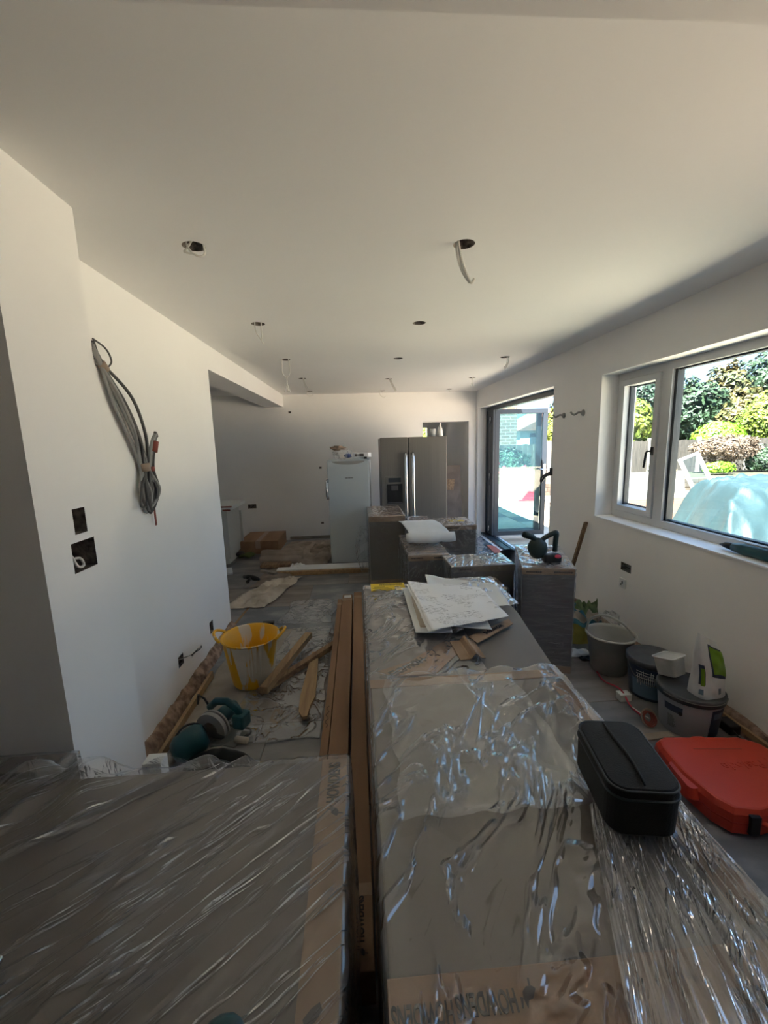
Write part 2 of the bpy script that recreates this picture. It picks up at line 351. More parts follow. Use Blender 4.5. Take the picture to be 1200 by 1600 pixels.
# ------------------------------------------------------------------ window
def window(name, y0, y1, mull, parent=None):
    z0, z1, xa, xb = .918, 2.083, 2.175, 2.245
    w = D.objects.new(name, None); COL.objects.link(w); w.location = (2.2, (y0+y1)/2, z0); struct(w)
    mb = MB(); f = .055
    mb.box(xa, xb, y0, y1, z0, z0+f, b=.004).box(xa, xb, y0, y1, z1-f, z1, b=.004).box(xa, xb, y0, y0+f, z0+f-.003, z1-f+.003).box(xa, xb, y1-f, y1, z0+f-.003, z1-f+.003)
    mb.box(xa-.001, xb-.001, mull-.045, mull+.045, z0+f-.003, z1-f+.003); mb.build('window_frame', 'pvc', w)
    # opening casement at the far end
    ya, yb = mull+.045, y1-f; g = .05
    cs = MB(); c0, c1 = z0+f, z1-f; X0 = xa-.018
    cs.box(X0, xb-.01, ya+.004, yb-.004, c0+.004, c0+g, b=.005).box(X0, xb-.01, ya+.004, yb-.004, c1-g, c1-.004, b=.005).box(X0+.001, xb-.011, ya+.004, ya+g, c0+g-.004, c1-g+.004).box(X0+.001, xb-.011, yb-g, yb-.004, c0+g-.004, c1-g+.004)
    so = cs.build('casement_sash', 'pvc', w)
    gk = MB(); gy0, gy1, gz0, gz1 = ya+g, yb-g, c0+g, c1-g
    gk.box(xb-.012, xb-.002, gy0, gy1, gz0, gz0+.012).box(xb-.012, xb-.002, gy0, gy1, gz1-.012, gz1).box(xb-.04, xb-.002, gy0, gy0+.012, gz0, gz1).box(xb-.04, xb-.002, gy1-.014, gy1, gz0, gz1)
    gk.build('glazing_spacer', 'gasket', w)
    B(xb-.03, xb-.024, gy0, gy1, gz0, gz1).build('pane', 'glass', w)
    h = MB(); zc = 1.47; h.box(X0-.012, X0, ya+.012, ya+.036, zc-.03, zc+.03, b=.003); h.tube([(X0-.012, ya+.024, zc), (X0-.04, ya+.024, zc), (X0-.045, ya+.03, zc-.01), (X0-.045, ya+.045, zc-.12)], .008)
    h.build('window_handle', 'black', w)
    ya, yb = y0+f, mull-.045; gk = MB()
    gk.box(xb-.04, xb-.002, ya, yb, z0+f, z0+f+.01).box(xb-.04, xb-.002, ya, yb, z1-f-.01, z1-f).box(xb-.05, xb-.002, yb-.024, yb, z0+f, z1-f).box(xb-.04, xb-.002, ya, ya+.02, z0+f, z1-f)
    gk.build('glazing_spacer', 'gasket', w); B(xb-.03, xb-.024, ya, yb, z0+f, z1-f).build('pane', 'glass', w)
window('window_1', 1.72, 3.42, 2.87)
struct(B(XR-.012, 2.176, 1.72, 3.42, .906, .9185, b=.003).build('trim_6', 'wall'))
# ------------------------------------------------------------------ folding door
dr = D.objects.new('door_1', None); COL.objects.link(dr); dr.location = (2.2, 5.6, 0); struct(dr)
mb = MB(); mb.box(2.17, 2.25, 4.265, 6.96, 2.05, 2.11).box(2.17, 2.25, 6.90, 6.96, 0, 2.06)
mb.box(2.17, 2.25, 4.265, 4.285, 0, 2.06).build('door_frame', 'anth', dr)
MB().box(2.10, 2.25, 4.265, 6.96, -.02, .012).box(2.19, 2.215, 4.3, 6.9, .012, .02).build('threshold', 'anth', dr)
def leaf(y, x0=2.21, x1=3.06, z0=.02, z1=2.06, handle=False):
    s = .07; mb = MB(); yb = y+.055
    mb.box(x0, x1, y, yb, z0, z0+s, b=.004).box(x0, x1, y, yb, z1-s, z1, b=.004).box(x0, x0+s, y+.001, yb-.001, z0+s-.004, z1-s+.004).box(x1-s, x1, y+.001, yb-.001, z0+s-.004, z1-s+.004)
    o = mb.build('door_leaf', 'anth', dr); B(x0+s, x1-s, y+.024, y+.03, z0+s, z1-s).build('pane', 'glass_door', o)
    if handle:
        h = MB(); h.box(x1-.05, x1-.015, y-.012, y, .96, 1.18, b=.003); h.tube([(x1-.032, y-.01, 1.10), (x1-.032, y-.055, 1.10), (x1-.05, y-.06, 1.10), (x1-.16, y-.06, 1.10)], .009, 8)
        h.build('door_handle', 'chrome', o)
    return o
leaf(6.60, handle=True); leaf(6.68, 2.225, 3.0); leaf(6.76, 2.215, 3.03); 
mb = MB(); mb.box(2.175, 2.205, 6.60, 6.87, .03, 2.05); mb.build('folded_stile', 'anth', dr)
mb = MB()
for z in (.12, 1.0, 1.9): mb.tube([(2.165, 6.72, z-.05), (2.165, 6.72, z+.05)], .012, 8)
for a, b in ((.25, .85), (1.1, 1.8)): mb.box(2.168, 2.175, 6.73, 6.742, a, b)
mb.build('hinge', 'chrome', dr)
# ------------------------------------------------------------------ wrapped kitchen cartons
def lettering(parent, x, y, z, rz, size, m='ink', bird=True, sx=.62):
    text('printed_lettering', 'HOWDENS', size, (x, y, z), (0, 0, rz), m, parent, .0006, sx=sx, bold=size*.028)
    if bird:
        mb = MB(); R = Matrix.Translation((x, y, z)) @ Matrix.Rotation(rz, 4, 'Z') @ Matrix.Scale(size, 4)
        u = -3.0*sx-.55
        mb.prism([(u+.42, .35), (u+.3, .1), (u+.1, .05), (u-.12, -.25), (u, -.35), (u+.25, -.35), (u+.45, -.2), (u+.5, .02)], -.001, .0008, R)
        mb.prism([(u+.05, -.36), (u+.02, -.62), (u+.1, -.62), (u+.14, -.36)], -.001, .0008, R)
        mb.prism([(u+.5, .0), (u+.62, -.05), (u+.66, .32), (u+.6, .32)], -.001, .0008, R)
        mb.build('printed_bird_emblem', m, parent)
def bars(parent, x0, x1, y, z, h=.012, m='ink', n=9, seed=1):
    """tiny illegible print on a carton lip, facing the camera"""
    r = random.Random(seed); mb = MB(); x = x0
    while x < x1:
        w = r.uniform(.006, .014); mb.box(x, min(x+w, x1), y-.0012, y, z-h*.5*r.uniform(.7, 1), z+h*.5); x += w+.003
    mb.build('printed_lettering', m, parent)
def standing(name, x0, x1, y0, y1, z, label, body='panel_dark', top='card2', lip=.045, rz=0, piv=None, film='film', prints=(), amp=.006, group='film wrapped kitchen cabinets', botcap=True, seed=0):
    t = thing(name, ((x0+x1)/2, (y0+y1)/2, 0), label, 'cabinet', group=group)
    cap = .045
    B(x0+.004, x1-.004, y0+.004, y1-.004, cap, z-.004, b=.003).build('cabinet_body', body, t)
    mb = MB(); mb.box(x0, x1, y0, y1, z-.004, z, b=.001)
    for a in ((x0, x0+.003, y0, y1), (x1-.003, x1, y0, y1), (x0, x1, y0, y0+.003), (x0, x1, y1-.003, y1)): mb.box(*a, z-lip, z)
    tcap = mb.build('top_cap', top, t)
    mb = MB(); mb.box(x0, x1, y0, y1, 0, .004)
    for a in ((x0, x0+.003, y0, y1), (x1-.003, x1, y0, y1), (x0, x1, y0, y0+.003), (x0, x1, y1-.003, y1)): mb.box(*a, 0, .05)
    mb.build('bottom_cap', 'card2', t)
    for a, b in prints: bars(tcap, x0+(x1-x0)*a, x0+(x1-x0)*b, y0-.001, z-lip*.5, seed=int(a*100)+seed)
    film_over('wrapping_film', t, x0, x1, y0, y1, z, film, (z-.02,)*4, amp, 9, seed=seed, n=70, off=.004)
    return t
# A: the big cabinet lying nearest on the right
AX0, AX1, AY0, AY1, AZ = .020, .715, .34, 1.415, .72
t = thing('wrapped_cabinet', (.36, .9, 0), 'largest film wrapped cabinet in the foreground, grey panel up, under the black case', 'cabinet', group='film wrapped kitchen cabinets')
B(AX0, AX1, AY0+.02, AY1-.02, 0.02, AZ-.004, b=.003).build('cabinet_body', 'panel', t)
mb = MB(); mb.box(AX0-.004, AX1+.004, AY1-.05, AY1, .01, AZ, b=.002); mb.build('cardboard_cap', 'card', t)
mb = MB(); mb.box(AX0-.004, AX1+.004, AY0, .545, .01, AZ, b=.002); mb.build('cardboard_cap', 'card', t)
mb = MB(); mb.box(AX1-.055, AX1+.005, .57, 1.33, AZ-.08, AZ+.001, b=.002); mb.build('edge_protector', 'card', t)
lettering(t, .068, .497, AZ+.0015, PI, .038, 'ink', False, .5); lettering(t, .168, .503, AZ+.0015, PI, .038, 'ink', True, .5)
lettering(t, .60, .475, AZ+.0015, PI, .038, 'ink', True, .5)
def puffA(x, y):
    e = 0
    e += .010*math.exp(-((x-AX0)/.03)**2)+.02*math.exp(-((y-AY1)/.05)**2)*(.6+.4*math.sin(x*40))
    e += .014*math.exp(-((x-.32-.25*(1.4-y))/.012)**2)*(1 if y > 1.0 else 0)
    if .62 < x < .72 and y < 1.3: e += .006
    return max(e, 0)
film_over('wrapping_film', t, AX0-.003, .715, AY0, AY1, AZ, 'film', (.62, .10, .3, .25), .006, 4.0, (1.7, .5), -.55, seed=3, n=170, off=.006, puff=puffA)
# a second loose layer on the far half, and the tightly stretched band at the near right corner
MB().grid(lambda u, v: (lambda x, y: (x, y, AZ+.020+.008*rid(Vector((x*5, y*4, 9)))+.002*rid(Vector((x*15, y*11, 4)))+.008*math.exp(-(v/.04)**2)))(.07+u*.46+.02*noise.noise(Vector((u*3, v*5, 0))), .80+v*.56+.02*noise.noise(Vector((u*6, 1, 0)))), 70, 80).build('loose_film_layer', 'film', t)
def band(u, v):
    # fan of stretched film running from the black case to the near right corner
    a = Vector((.50, .80)).lerp(Vector((.34, .40)), v); b = Vector((.735, .93)).lerp(Vector((.78, .36)), v)
    p = a.lerp(b, u); k = noise.noise(Vector((u*26+v*1.5, v*1.4, 2)))
    z = AZ+.020+.012*(1-abs(k)*2.2)+.004*noise.noise(Vector((u*60, v*4, 5)))
    if p.x > AX1: z -= (p.x-AX1)*1.6
    return (p.x, p.y, z)
MB().grid(band, 150, 60).build('stretched_film_band', 'film_streak', t)
def band2(u, v):
    y = .80+v*.60; d = u*.16
    k = noise.noise(Vector((u*9, v*3+u*3, 7))); k2 = noise.noise(Vector((u*24, v*6, 3)))
    return (AX1-.03+d*.75+.01*k, y, AZ+.018+.012*(1-abs(k)*2)+.006*k2-max(0, d-.03)*1.5)
MB().grid(band2, 60, 90).build('stretched_film_band', 'film_streak', t)
# C: the cabinet with the drawings on it
CX0, CX1, CY0, CY1, CZ = .020, .80, 1.445, 2.50, .70
t = thing('wrapped_cabinet', (.4, 1.98, 0), 'half unwrapped grey cabinet with paper drawings lying on its top', 'cabinet', group='film wrapped kitchen cabinets')
mb = MB().prism([(CX0, CY0), (.735, CY0), (.80, 2.0), (.80, CY1), (CX0, CY1)], .02, CZ-.003); mb.build('cabinet_body', 'panel_mid', t)
MB().box(CX0-.003, .80, CY1-.035, CY1+.003, .02, CZ+.001, b=.001).build('cardboard_cap', 'card2', t)
MB().prism([(CX0+.05, 1.46), (.27, 1.46), (.42, 1.64), (.36, 1.72), (.18, 1.56), (CX0+.03, 1.50)], CZ-.002, CZ+.004).build('cardboard_strip', 'card', t)
text('printed_lettering', 'HOWDENS', .052, (.15, 1.51, CZ+.0045), (0, 0, PI+.62), 'ink', t, .0006, .85, .0014)
MB().box(.055, .262, 2.372, 2.50, CZ+.012, CZ+.013).build('yellow_label', 'yellow', t, label='yellow printed shipping label')
mb = MB(); r = random.Random(3); x = .11
while x < .25: w = r.uniform(.002, .005); mb.box(x, x+w, 2.46, 2.49, CZ+.013, CZ+.0135); x += w+.003
for k in range(4): mb.box(.065+.01*(k % 2), .20-.02*k, 2.375+k*.02, 2.381+k*.02, CZ+.013, CZ+.0135)
mb.build('printed_barcode', 'ink', t)
film_over('wrapping_film', t, CX0-.004, .47, CY0, CY1, CZ, 'film', (.55, .0, .02, .2), .006, 5, seed=8, n=120, off=.006)
mb = MB().grid(lambda u, v: (.45+u*.38, 2.05+v*.47, CZ+.012+.05*max(0, math.sin(u*PI))*max(0, math.sin(v*PI))*(.4+.8*rid(Vector((u*4, v*4, 1))))+.01*rid(Vector((u*11, v*9, 2)))), 40, 40)
mb.build('loose_film_layer', 'film_streak', t)
# B: the cabinet on the left foreground
BX0, BX1, BY0, BY1, BZ = -1.62, -.058, .20, 1.012, .74
t = thing('wrapped_cabinet', (-.8, .6, 0), 'wide film wrapped cabinet at left foreground with a printed cardboard edge', 'cabinet', group='film wrapped kitchen cabinets')
B(BX0, BX1-.003, BY0, BY1, .02, BZ-.003, b=.003).build('cabinet_body', 'panel', t)
MB().box(-.124, BX1, BY0-.002, BY1+.002, .02, BZ, b=.002).build('cardboard_cap', 'card2', t)
lettering(t, -.088, .935, BZ+.001, PI/2, .040, 'inkgrey')
mb = MB().prism([(-.108, .484), (-.094, .49), (-.083, .502), (-.088, .512), (-.1, .506), (-.112, .494)], BZ, BZ+.001); mb.build('printed_bird_emblem', 'inkgrey', t)
def puffB(x, y):
    e = .002
    e += .055*math.exp(-((x+.86)/.07)**2-((y-1.0)/.10)**2)+.05*math.exp(-((x+.70)/.05)**2-((y-.98)/.10)**2)
    l = (x+.50)-(y-.95)*1.15     # big fold running down to the left
    e += .032*math.exp(-(l/.03)**2)*(1 if x < -.3 else .3)+.02*math.exp(-((l-.10)/.02)**2)*(x < -.25)
    e += .022*math.exp(-((x+.80-(y-.9)*.5)/.025)**2)*(y > .75)
    return e
film_over('wrapping_film', t, BX0, BX1, BY0, BY1, BZ, 'film_diag', (.1, .6, .1, .3), .010, 6, (2.4, .35), -.72, 4, 190, .006, puff=puffB)
MB().grid(lambda u, v: (-1.5+u*1.05, 1.02+.03*math.sin(u*9)-.02*v, BZ-.02+.075*v*(.55+.45*noise.noise(Vector((u*8, 1, 3)))*2)), 60, 6).build('loose_film_flap', 'film_diag', t)
# thin board carton between the left cabinet and the pier
t = thing('flat_panel_pack', (-1.5, 1.17, 0), 'grey flat panel pack standing between the left cabinet and the dark pier', 'panel pack')
B(-2.3, -.892, 1.13, 1.2, 0, .672, b=.003).build('panel', 'panel_mid', t)
film_over('wrapping_film', t, -2.3, -.892, 1.13, 1.2, .672, 'film_side', (.3, .3, .5, .05), .004, 7, seed=2, n=90)
o = B(-.612, -.562, 1.04, 1.08, 0, .742, b=.002).build('white_box', 'white'); tag(o, 'slim white box standing upright behind the left wrapped cabinet', 'box')
# standing ones further back
standing('wrapped_cabinet', .104, .508, 4.535, 5.32, .78, 'tall thin wrapped cabinet with a taped cardboard top beside the white fridge', body='panel_mid', lip=.06, film='film_side', seed=1, amp=.008)
t = [o for o in D.objects if o.name.startswith('wrapped_cabinet')][-1]
for n_ in ('x',):
    tt = max((o for o in D.objects if o.name.startswith('wrapped_cabinet')), key=lambda o: o.location.y)
    B(.165, .235, 4.50, 5.30, .785, .787).build('brown_tape', 'tape', tt); mb = MB(); r = random.Random(5)
    for k in range(7):
        x = .27
        while x < .46: w = r.uniform(.01, .03); mb.box(x, x+w, 4.64+k*.085, 4.655+k*.085, .785, .7865); x += w+.008
    mb.build('printed_lettering', 'inkgrey', tt)
    MB().grid(lambda u, v: (.10-.16*math.sin(u*PI)*(.6+.4*math.sin(v*PI))-.0, 4.56+.25*u+.05*noise.noise(Vector((u*4, v*4, 0))), .12+v*.52+.02*noise.noise(Vector((u*5, v*5, 4)))), 24, 30).build('loose_film_flap', 'film', tt)
standing('wrapped_cabinet', .398, .742, 3.33, 4.15, .65, 'narrow wrapped cabinet with a white foam roll on top', prints=((.05, .33), (.62, .95)), seed=2, top='card2')
standing('wrapped_cabinet', .672, 1.15, 2.94, 3.26, .66, 'low wide wrapped cabinet with shiny film right of the foam roll one', prints=((.1, .3),), seed=3, top='panel_mid')
standing('wrapped_cabinet', .86, 1.235, 4.25, 4.75, .70, 'wrapped cabinet with a yellow oval label, nearest the folding door', seed=4, body='panel_mid', prints=((.1, .5),))
tt = [o for o in D.objects if o.get('label', '').startswith('wrapped cabinet with a yellow oval')][0]
MB().lathe([(.001, 0), (.11, 0), (.11, .001), (.001, .001)], 24, 1, .7, Matrix.Translation((1.08, 4.52, .706))).build('yellow_label', 'yellow', tt)
standing('wrapped_cabinet', .545, .825, 4.3, 4.95, .70, 'wrapped cabinet mostly hidden behind the foam roll, in front of the steel fridge', seed=5, body='panel_mid')
t = thing('wrapped_cabinet', (.76, 2.79, 0), 'lowest wrapped carton with brown ends behind the drawings cabinet', 'cabinet', group='film wrapped kitchen cabinets')
B(.53, .985, 2.665, 2.905, 0, .575, b=.003).build('cabinet_body', 'panel_dark', t)
MB().box(.86, .99, 2.66, 2.91, .0, .58, b=.002).box(.525, .62, 2.66, 2.91, .0, .58, b=.002).build('cardboard_cap', 'card2', t)
film_over('wrapping_film', t, .525, .99, 2.66, 2.91, .58, 'film', (.4, .4, .4, .1), .01, 9, seed=11, n=50)
# tall dark cabinet with the power tool, turned a little
t = thing('wrapped_cabinet', (1.30, 2.84, 0), 'dark wrapped cabinet standing by itself with the cordless saw on top', 'cabinet', group='film wrapped kitchen cabinets')
poly = [(1.067, 2.60), (1.393, 2.526), (1.573, 3.12), (1.25, 3.20)]
def inset(k): 
    cx = sum(p[0] for p in poly)/4; cy = sum(p[1] for p in poly)/4
    return [(cx+(x-cx)*k, cy+(y-cy)*k) for x, y in poly]
MB().prism(inset(.985), .04, .73).build('cabinet_body', 'panel_dark', t)
MB().prism(inset(.995), .695, .733).build('top_cap', 'card2', t)
MB().prism(inset(.995), 0, .05).build('bottom_cap', 'card2', t)
dx = Vector((.326, -.074)); nn = dx.normalized()
for a, b, sd in ((.08, .36, 4), (.6, .95, 6)):
    mb = MB(); r = random.Random(sd); s_ = a*.334
    Rm = Matrix.Translation((1.0675, 2.5995, .714)) @ Matrix.Rotation(math.atan2(-.074, .326), 4, 'Z')
    while s_ < b*.334: w = r.uniform(.005, .012); mb.box(s_, s_+w, -.002, .001, -.006, .006, M4=Rm); s_ += w+.003
    mb.build('printed_lettering', 'ink', t)
def wrapside(u, v):
    k = u*4; i = int(k) % 4; f = k-int(k)
    P = inset(1.012); a = P[i]; b = P[(i+1) % 4]; x = a[0]+(b[0]-a[0])*f; y = a[1]+(b[1]-a[1])*f
    cx, cy = 1.32, 2.86; d = Vector((x-cx, y-cy)).normalized(); h = .006*rid(Vector((x*5, y*5, v*22)), 3)
    return (x+d.x*h, y+d.y*h, .01+v*.728)
mb = MB().grid(wrapside, 96, 60)
def wraptop(u, v):
    P = inset(1.012); a = Vector(P[0]).lerp(Vector(P[1]), u); b = Vector(P[3]).lerp(Vector(P[2]), u); p = a.lerp(b, v)
    return (p.x, p.y, .737+.014*rid(Vector((p.x*9, p.y*7, 3)))*min(1, 8*min(u, 1-u, v, 1-v))+.004*rid(Vector((p.x*25, p.y*20, 8))))
mb.grid(wraptop, 50, 70).build('wrapping_film', 'film_side', t)
MB().grid(wraptop, 50, 70).build('loose_film_layer', 'film', t).location.z += .004
# long flat packs on the floor
gp = 'long flat packs on the floor'
for k, (x0, x1, y0, y1, z, lb) in enumerate(((-.235, -.195, 1.15, 3.85, .11, 'narrowest long brown flat pack, on the side of the yellow tub'), (-.19, -.096, .93, 3.92, .125, 'middle long brown flat pack with a small white label at its far end'), (-.082, -.004, .945, 3.99, .12, 'long brown flat pack pushed against the wrapped cabinets, printed near end'))):
    t = thing('long_flat_pack', ((x0+x1)/2, 2.4, 0), lb, 'package', group=gp)
    B(x0, x1, y0, y1, 0, z, b=.003).build('carton', 'card', t)
    B(x0+.001, x1-.001, y1-.16, y1-.1, z, z+.0008).build('brown_tape', 'card2', t); B(x0+.001, x1-.001, y0+.2, y0+.24, z, z+.0008).build('brown_tape', 'card2', t)
    if k == 1: B(x0+.015, x1-.01, y1-.09, y1-.02, z, z+.001).build('white_label', 'white', t)
    if k == 2: lettering(t, -.043, 1.08, z+.001, PI/2, .034, 'ink', True, .75)
    if k == 0:
        mb = MB(); mb.tube([(-.217+.008*math.sin(i*1.3), 2.0+i*.012, z+.001) for i in range(16)], .0012, 4); mb.build('pencil_scribble', 'ink', t)
# ------------------------------------------------------------------ black case on A
t = thing('black_case', (.59, .82, AZ+.03), 'black zipped fabric case resting on the largest wrapped cabinet', 'case', rz=-.16)
def rr(hx, hy, r, n=6):
    P = []
    for cx, cy, a0 in ((hx-r, hy-r, 0), (-hx+r, hy-r, PI/2), (-hx+r, -hy+r, PI), (hx-r, -hy+r, 1.5*PI)):
        for i in range(n+1): a = a0+PI/2*i/n; P.append((cx+r*math.cos(a), cy+r*math.sin(a)))
    return P
def loft(mb, rings):
    n = len(rings[0][0]); vs = []; fs = []
    for P, z in rings: vs += [(x, y, z) for x, y in P]
    for j in range(len(rings)-1):
        for i in range(n): fs.append((j*n+i, j*n+(i+1) % n, (j+1)*n+(i+1) % n, (j+1)*n+i))
    fs += [tuple(range(n))[::-1], tuple(range((len(rings)-1)*n, len(rings)*n))]
    return mb.add(vs, fs, None, False)
hx, hy = .072, .110
mb = MB(); loft(mb, [(rr(hx-.006, hy-.006, .03), 0), (rr(hx, hy, .035), .008), (rr(hx+.001, hy+.001, .035), .085), (rr(hx, hy, .035), .088)]); mb.build('case_body', 'blackcloth', t, True)
mb = MB(); loft(mb, [(rr(hx, hy, .035), .092), (rr(hx, hy, .035), .106), (rr(hx-.005, hy-.005, .032), .113), (rr(hx-.04, hy-.04, .02), .117)]); mb.build('case_lid', 'blackcloth', t, True)
mb = MB(); mb.tube([(x, y, .090) for x, y in rr(hx+.0015, hy+.0015, .035)], .003, 5, True); mb.build('zip', 'gasket', t, True)
mb = MB(); mb.tube([(x, y, .109) for x, y in rr(hx, hy, .035)], .0026, 5, True); mb.build('lid_piping', 'gasket', t, True)
mb = MB(); mb.tube([(-.005+.004*math.sin(i*.5), -.10+i*.0195, .117+.002*math.sin(i/10*PI)) for i in range(11)], [.002]+[.004]*9+[.002], 6); mb.build('carry_strap', 'blackcloth', t, True)
# ------------------------------------------------------------------ papers on C
def sheet(name, corners, z, m, parent=None, curl=0, seed=0, n=24, wav=.006, lift=None):
    a, b, c_, d = [Vector(p) for p in corners]
    def fn(u, v):
        p = a.lerp(b, u).lerp(d.lerp(c_, u), v); e = max(abs(u-.5), abs(v-.5))*2
        h = wav*(noise.noise(Vector((p.x*8, p.y*8, seed)))+1)+curl*max(0, e-.6)**2*6*(.5+.5*noise.noise(Vector((u*2, v*2, seed+4))))
        if lift: h += lift(u, v)
        return (p.x, p.y, z+h)
    return solid(MB().grid(fn, n, n).build(name, m, parent), .0006)
def printed(name, s):
    m = D.materials.new(name); m.use_nodes = True; t = m.node_tree; p = t.nodes['Principled BSDF']; p.inputs['Roughness'].default_value = .7; L = t.links.new
    tc = N(t, 'ShaderNodeTexCoord'); mp = N(t, 'ShaderNodeMapping', Rotation=(0, 0, .42)); L(tc.outputs['Object'], mp.inputs[0])
    m2 = N(t, 'ShaderNodeMapping', Scale=(90, 260, 1)); L(mp.outputs[0], m2.inputs[0]); n2 = N(t, 'ShaderNodeTexNoise', Scale=1.0, Detail=1); L(m2.outputs[0], n2.inputs['Vector'])
    wv = N(t, 'ShaderNodeTexWave', wave_type='BANDS', bands_direction='Y', Scale=s); L(mp.outputs[0], wv.inputs['Vector'])
    n = N(t, 'ShaderNodeTexNoise', Scale=9.0, Detail=1); L(tc.outputs['Object'], n.inputs['Vector'])
    def gt(src, v): q = N(t, 'ShaderNodeMath', operation='GREATER_THAN'); q.inputs[1].default_value = v; L(src, q.inputs[0]); return q
    a1 = gt(n2.outputs[0], .52); a2 = gt(wv.outputs['Fac'], .55); a3 = gt(n.outputs[0], .50)
    q1 = N(t, 'ShaderNodeMath', operation='MULTIPLY'); L(a1.outputs[0], q1.inputs[0]); L(a2.outputs[0], q1.inputs[1]); q2 = N(t, 'ShaderNodeMath', operation='MULTIPLY'); L(q1.outputs[0], q2.inputs[0]); L(a3.outputs[0], q2.inputs[1])
    mx = N(t, 'ShaderNodeMix', data_type='RGBA'); mx.inputs[6].default_value = (.80, .82, .85, 1); mx.inputs[7].default_value = (.38, .39, .42, 1); L(q2.outputs[0], mx.inputs[0]); L(mx.outputs[2], p.inputs['Base Color']); return m
M['drawing'] = printed('printed_drawing_paper', 18)
gs = 'paper drawings on the grey cabinet'
def paper(lb, c_, z, m, **k):
    o = sheet('paper_sheet', c_, z, m, **k); return tag(o, lb, 'paper', gs)
paper('lowest grey white sheet of the paper pile, squared to its left edge', ((.235, 1.76), (.40, 1.74), (.46, 2.33), (.24, 2.36)), CZ+.024, 'paper', seed=1)
paper('cream folded sheet peeping out left of the paper pile', ((.262, 1.80), (.40, 1.80), (.44, 2.15), (.27, 2.20)), CZ+.030, 'cream', seed=9)
paper('sheet whose curled back corner stands up behind the paper pile', ((.36, 2.02), (.74, 1.95), (.78, 2.24), (.40, 2.50)), CZ+.036, 'paper', curl=.03, seed=2)
paper('sheet with a red mark under the right edge of the paper pile', ((.40, 1.78), (.575, 1.72), (.60, 2.0), (.42, 2.05)), CZ+.036, 'paper', seed=3)
paper('top printed drawing of the paper pile with long wavy folds', ((.30, 1.69), (.68, 1.80), (.665, 2.20), (.27, 2.36)), CZ+.050, 'drawing', curl=.012, seed=4, wav=.012)
paper('printed drawing directly under the top one of the paper pile', ((.285, 1.70), (.66, 1.82), (.66, 2.24), (.262, 2.33)), CZ+.043, 'drawing', curl=.01, seed=4.2, wav=.012)
o = MB().box(.625, .645, 1.805, 1.822, CZ+.0, CZ+.001).v
t = thing('cardboard_offcut', (.43, 1.60, CZ), 'short folded brown cardboard corner poking out below the papers', 'cardboard', rz=.05)
mb = MB(); mb.grid(lambda u, v: (-.05+.105*u, -.07+.16*v, .014+.022*math.exp(-((u-.62)/.13)**2)), 16, 4, False); solid(mb.build('corner_fold', 'card2', t, True), .003)
t = thing('cardboard_offcut', (.60, 1.78, CZ), 'pointed brown cardboard strip with black print right of the papers', 'cardboard', rz=.62)
mb = MB().prism([(-.16, -.035), (.12, -.025), (.15, .02), (-.14, .03)], .012, .016); mb.build('strip', 'card2', t, True)
text('printed_lettering', 'HOWDENS', .03, (.0, 0, .0165), (0, 0, PI), 'ink', t, .0004, .85, .0008, local=True)
# foam roll over the narrow cabinets
t = thing('foam_sheet_roll', (.62, 3.9, .68), 'white foam sheet with a rolled front edge, lying across two wrapped cabinets', 'foam sheet')
mb = MB(); mb.grid(lambda u, v: (.46+.38*u-.03*v+.01*noise.noise(Vector((v*6, 2, 0))), 3.66+.80*v, .735+.025*math.sin(v*PI)+.006*noise.noise(Vector((u*6, v*6, 1)))), 20, 24)
solid(mb.build('foam_sheet', 'paper', t), .004)
mb = MB(); mb.tube([(.425+.43*i/10, 3.62+.012*math.sin(i), .735+.004*math.sin(i*2)) for i in range(11)], [.045, .047, .05, .05, .052, .05, .05, .048, .05, .047, .043], 16); mb.build('rolled_edge', 'paper', t)
# ------------------------------------------------------------------ fridges
t = thing('white_fridge', (-.12, 5.67, 0), 'single white upright fridge with cluttered top, left of the steel one', 'fridge')
B(-.385, .165, 5.455, 5.98, .03, 1.385, b=.008).build('cabinet', 'fridge_white', t)
wd = B(-.390, .150, 5.40, 5.45, .02, 1.375, b=.012).build('door', 'fridge_white', t)
MB().box(.151, .168, 5.41, 5.46, .03, 1.385, b=.004).build('hinge_edge_trim', 'chrome', t)
MB().grid(lambda u, v: (-.33+.43*u, 5.398-.001, 1.368-.045*v*math.sin(u*PI)**.5), 30, 3, False).build('grip_recess', 'cable', wd)
mb = MB(); mb.tube([(-.392, 5.395, 1.13), (-.405, 5.36, 1.11), (-.405, 5.36, .92), (-.392, 5.395, .90)], .012, 8); mb.box(-.41, -.375, 5.375, 5.40, 1.10, 1.15, b=.004).box(-.41, -.375, 5.375, 5.40, .88, .93, b=.004); mb.build('handle', 'chrome', wd)
mb = MB(); r = random.Random(2); x = -.165
while x < -.07: w = r.uniform(.006, .011); mb.box(x, x+w, 5.3985, 5.4, 1.145, 1.158); x += w+.003
mb.build('printed_badge', 'cable_dark', wd)
MB().box(-.38, .16, 5.46, 5.97, 0, .03).build('plinth', 'black', t)
t = thing('steel_fridge', (.785, 6.05, 0), 'double door stainless steel american style fridge with water dispenser', 'fridge')
B(.33, 1.24, 5.81, 6.40, .03, 1.65, b=.006).build('cabinet', 'steel', t)
ld = B(.325, .702, 5.75, 5.80, .05, 1.657, b=.006).build('door', 'steel', t, label='narrow left door with dispenser')
rd = B(.712, 1.243, 5.75, 5.80, .05, 1.657, b=.006).build('door', 'steel', t)
for p_, x in ((ld, .665), (rd, .765)):
    mb = MB(); mb.tube([(x, 5.75, 1.43), (x, 5.70, 1.425), (x, 5.695, 1.38), (x, 5.695, .42), (x, 5.70, .38), (x, 5.75, .37)], .021, 10); h = mb.build('handle', 'chrome', p_)
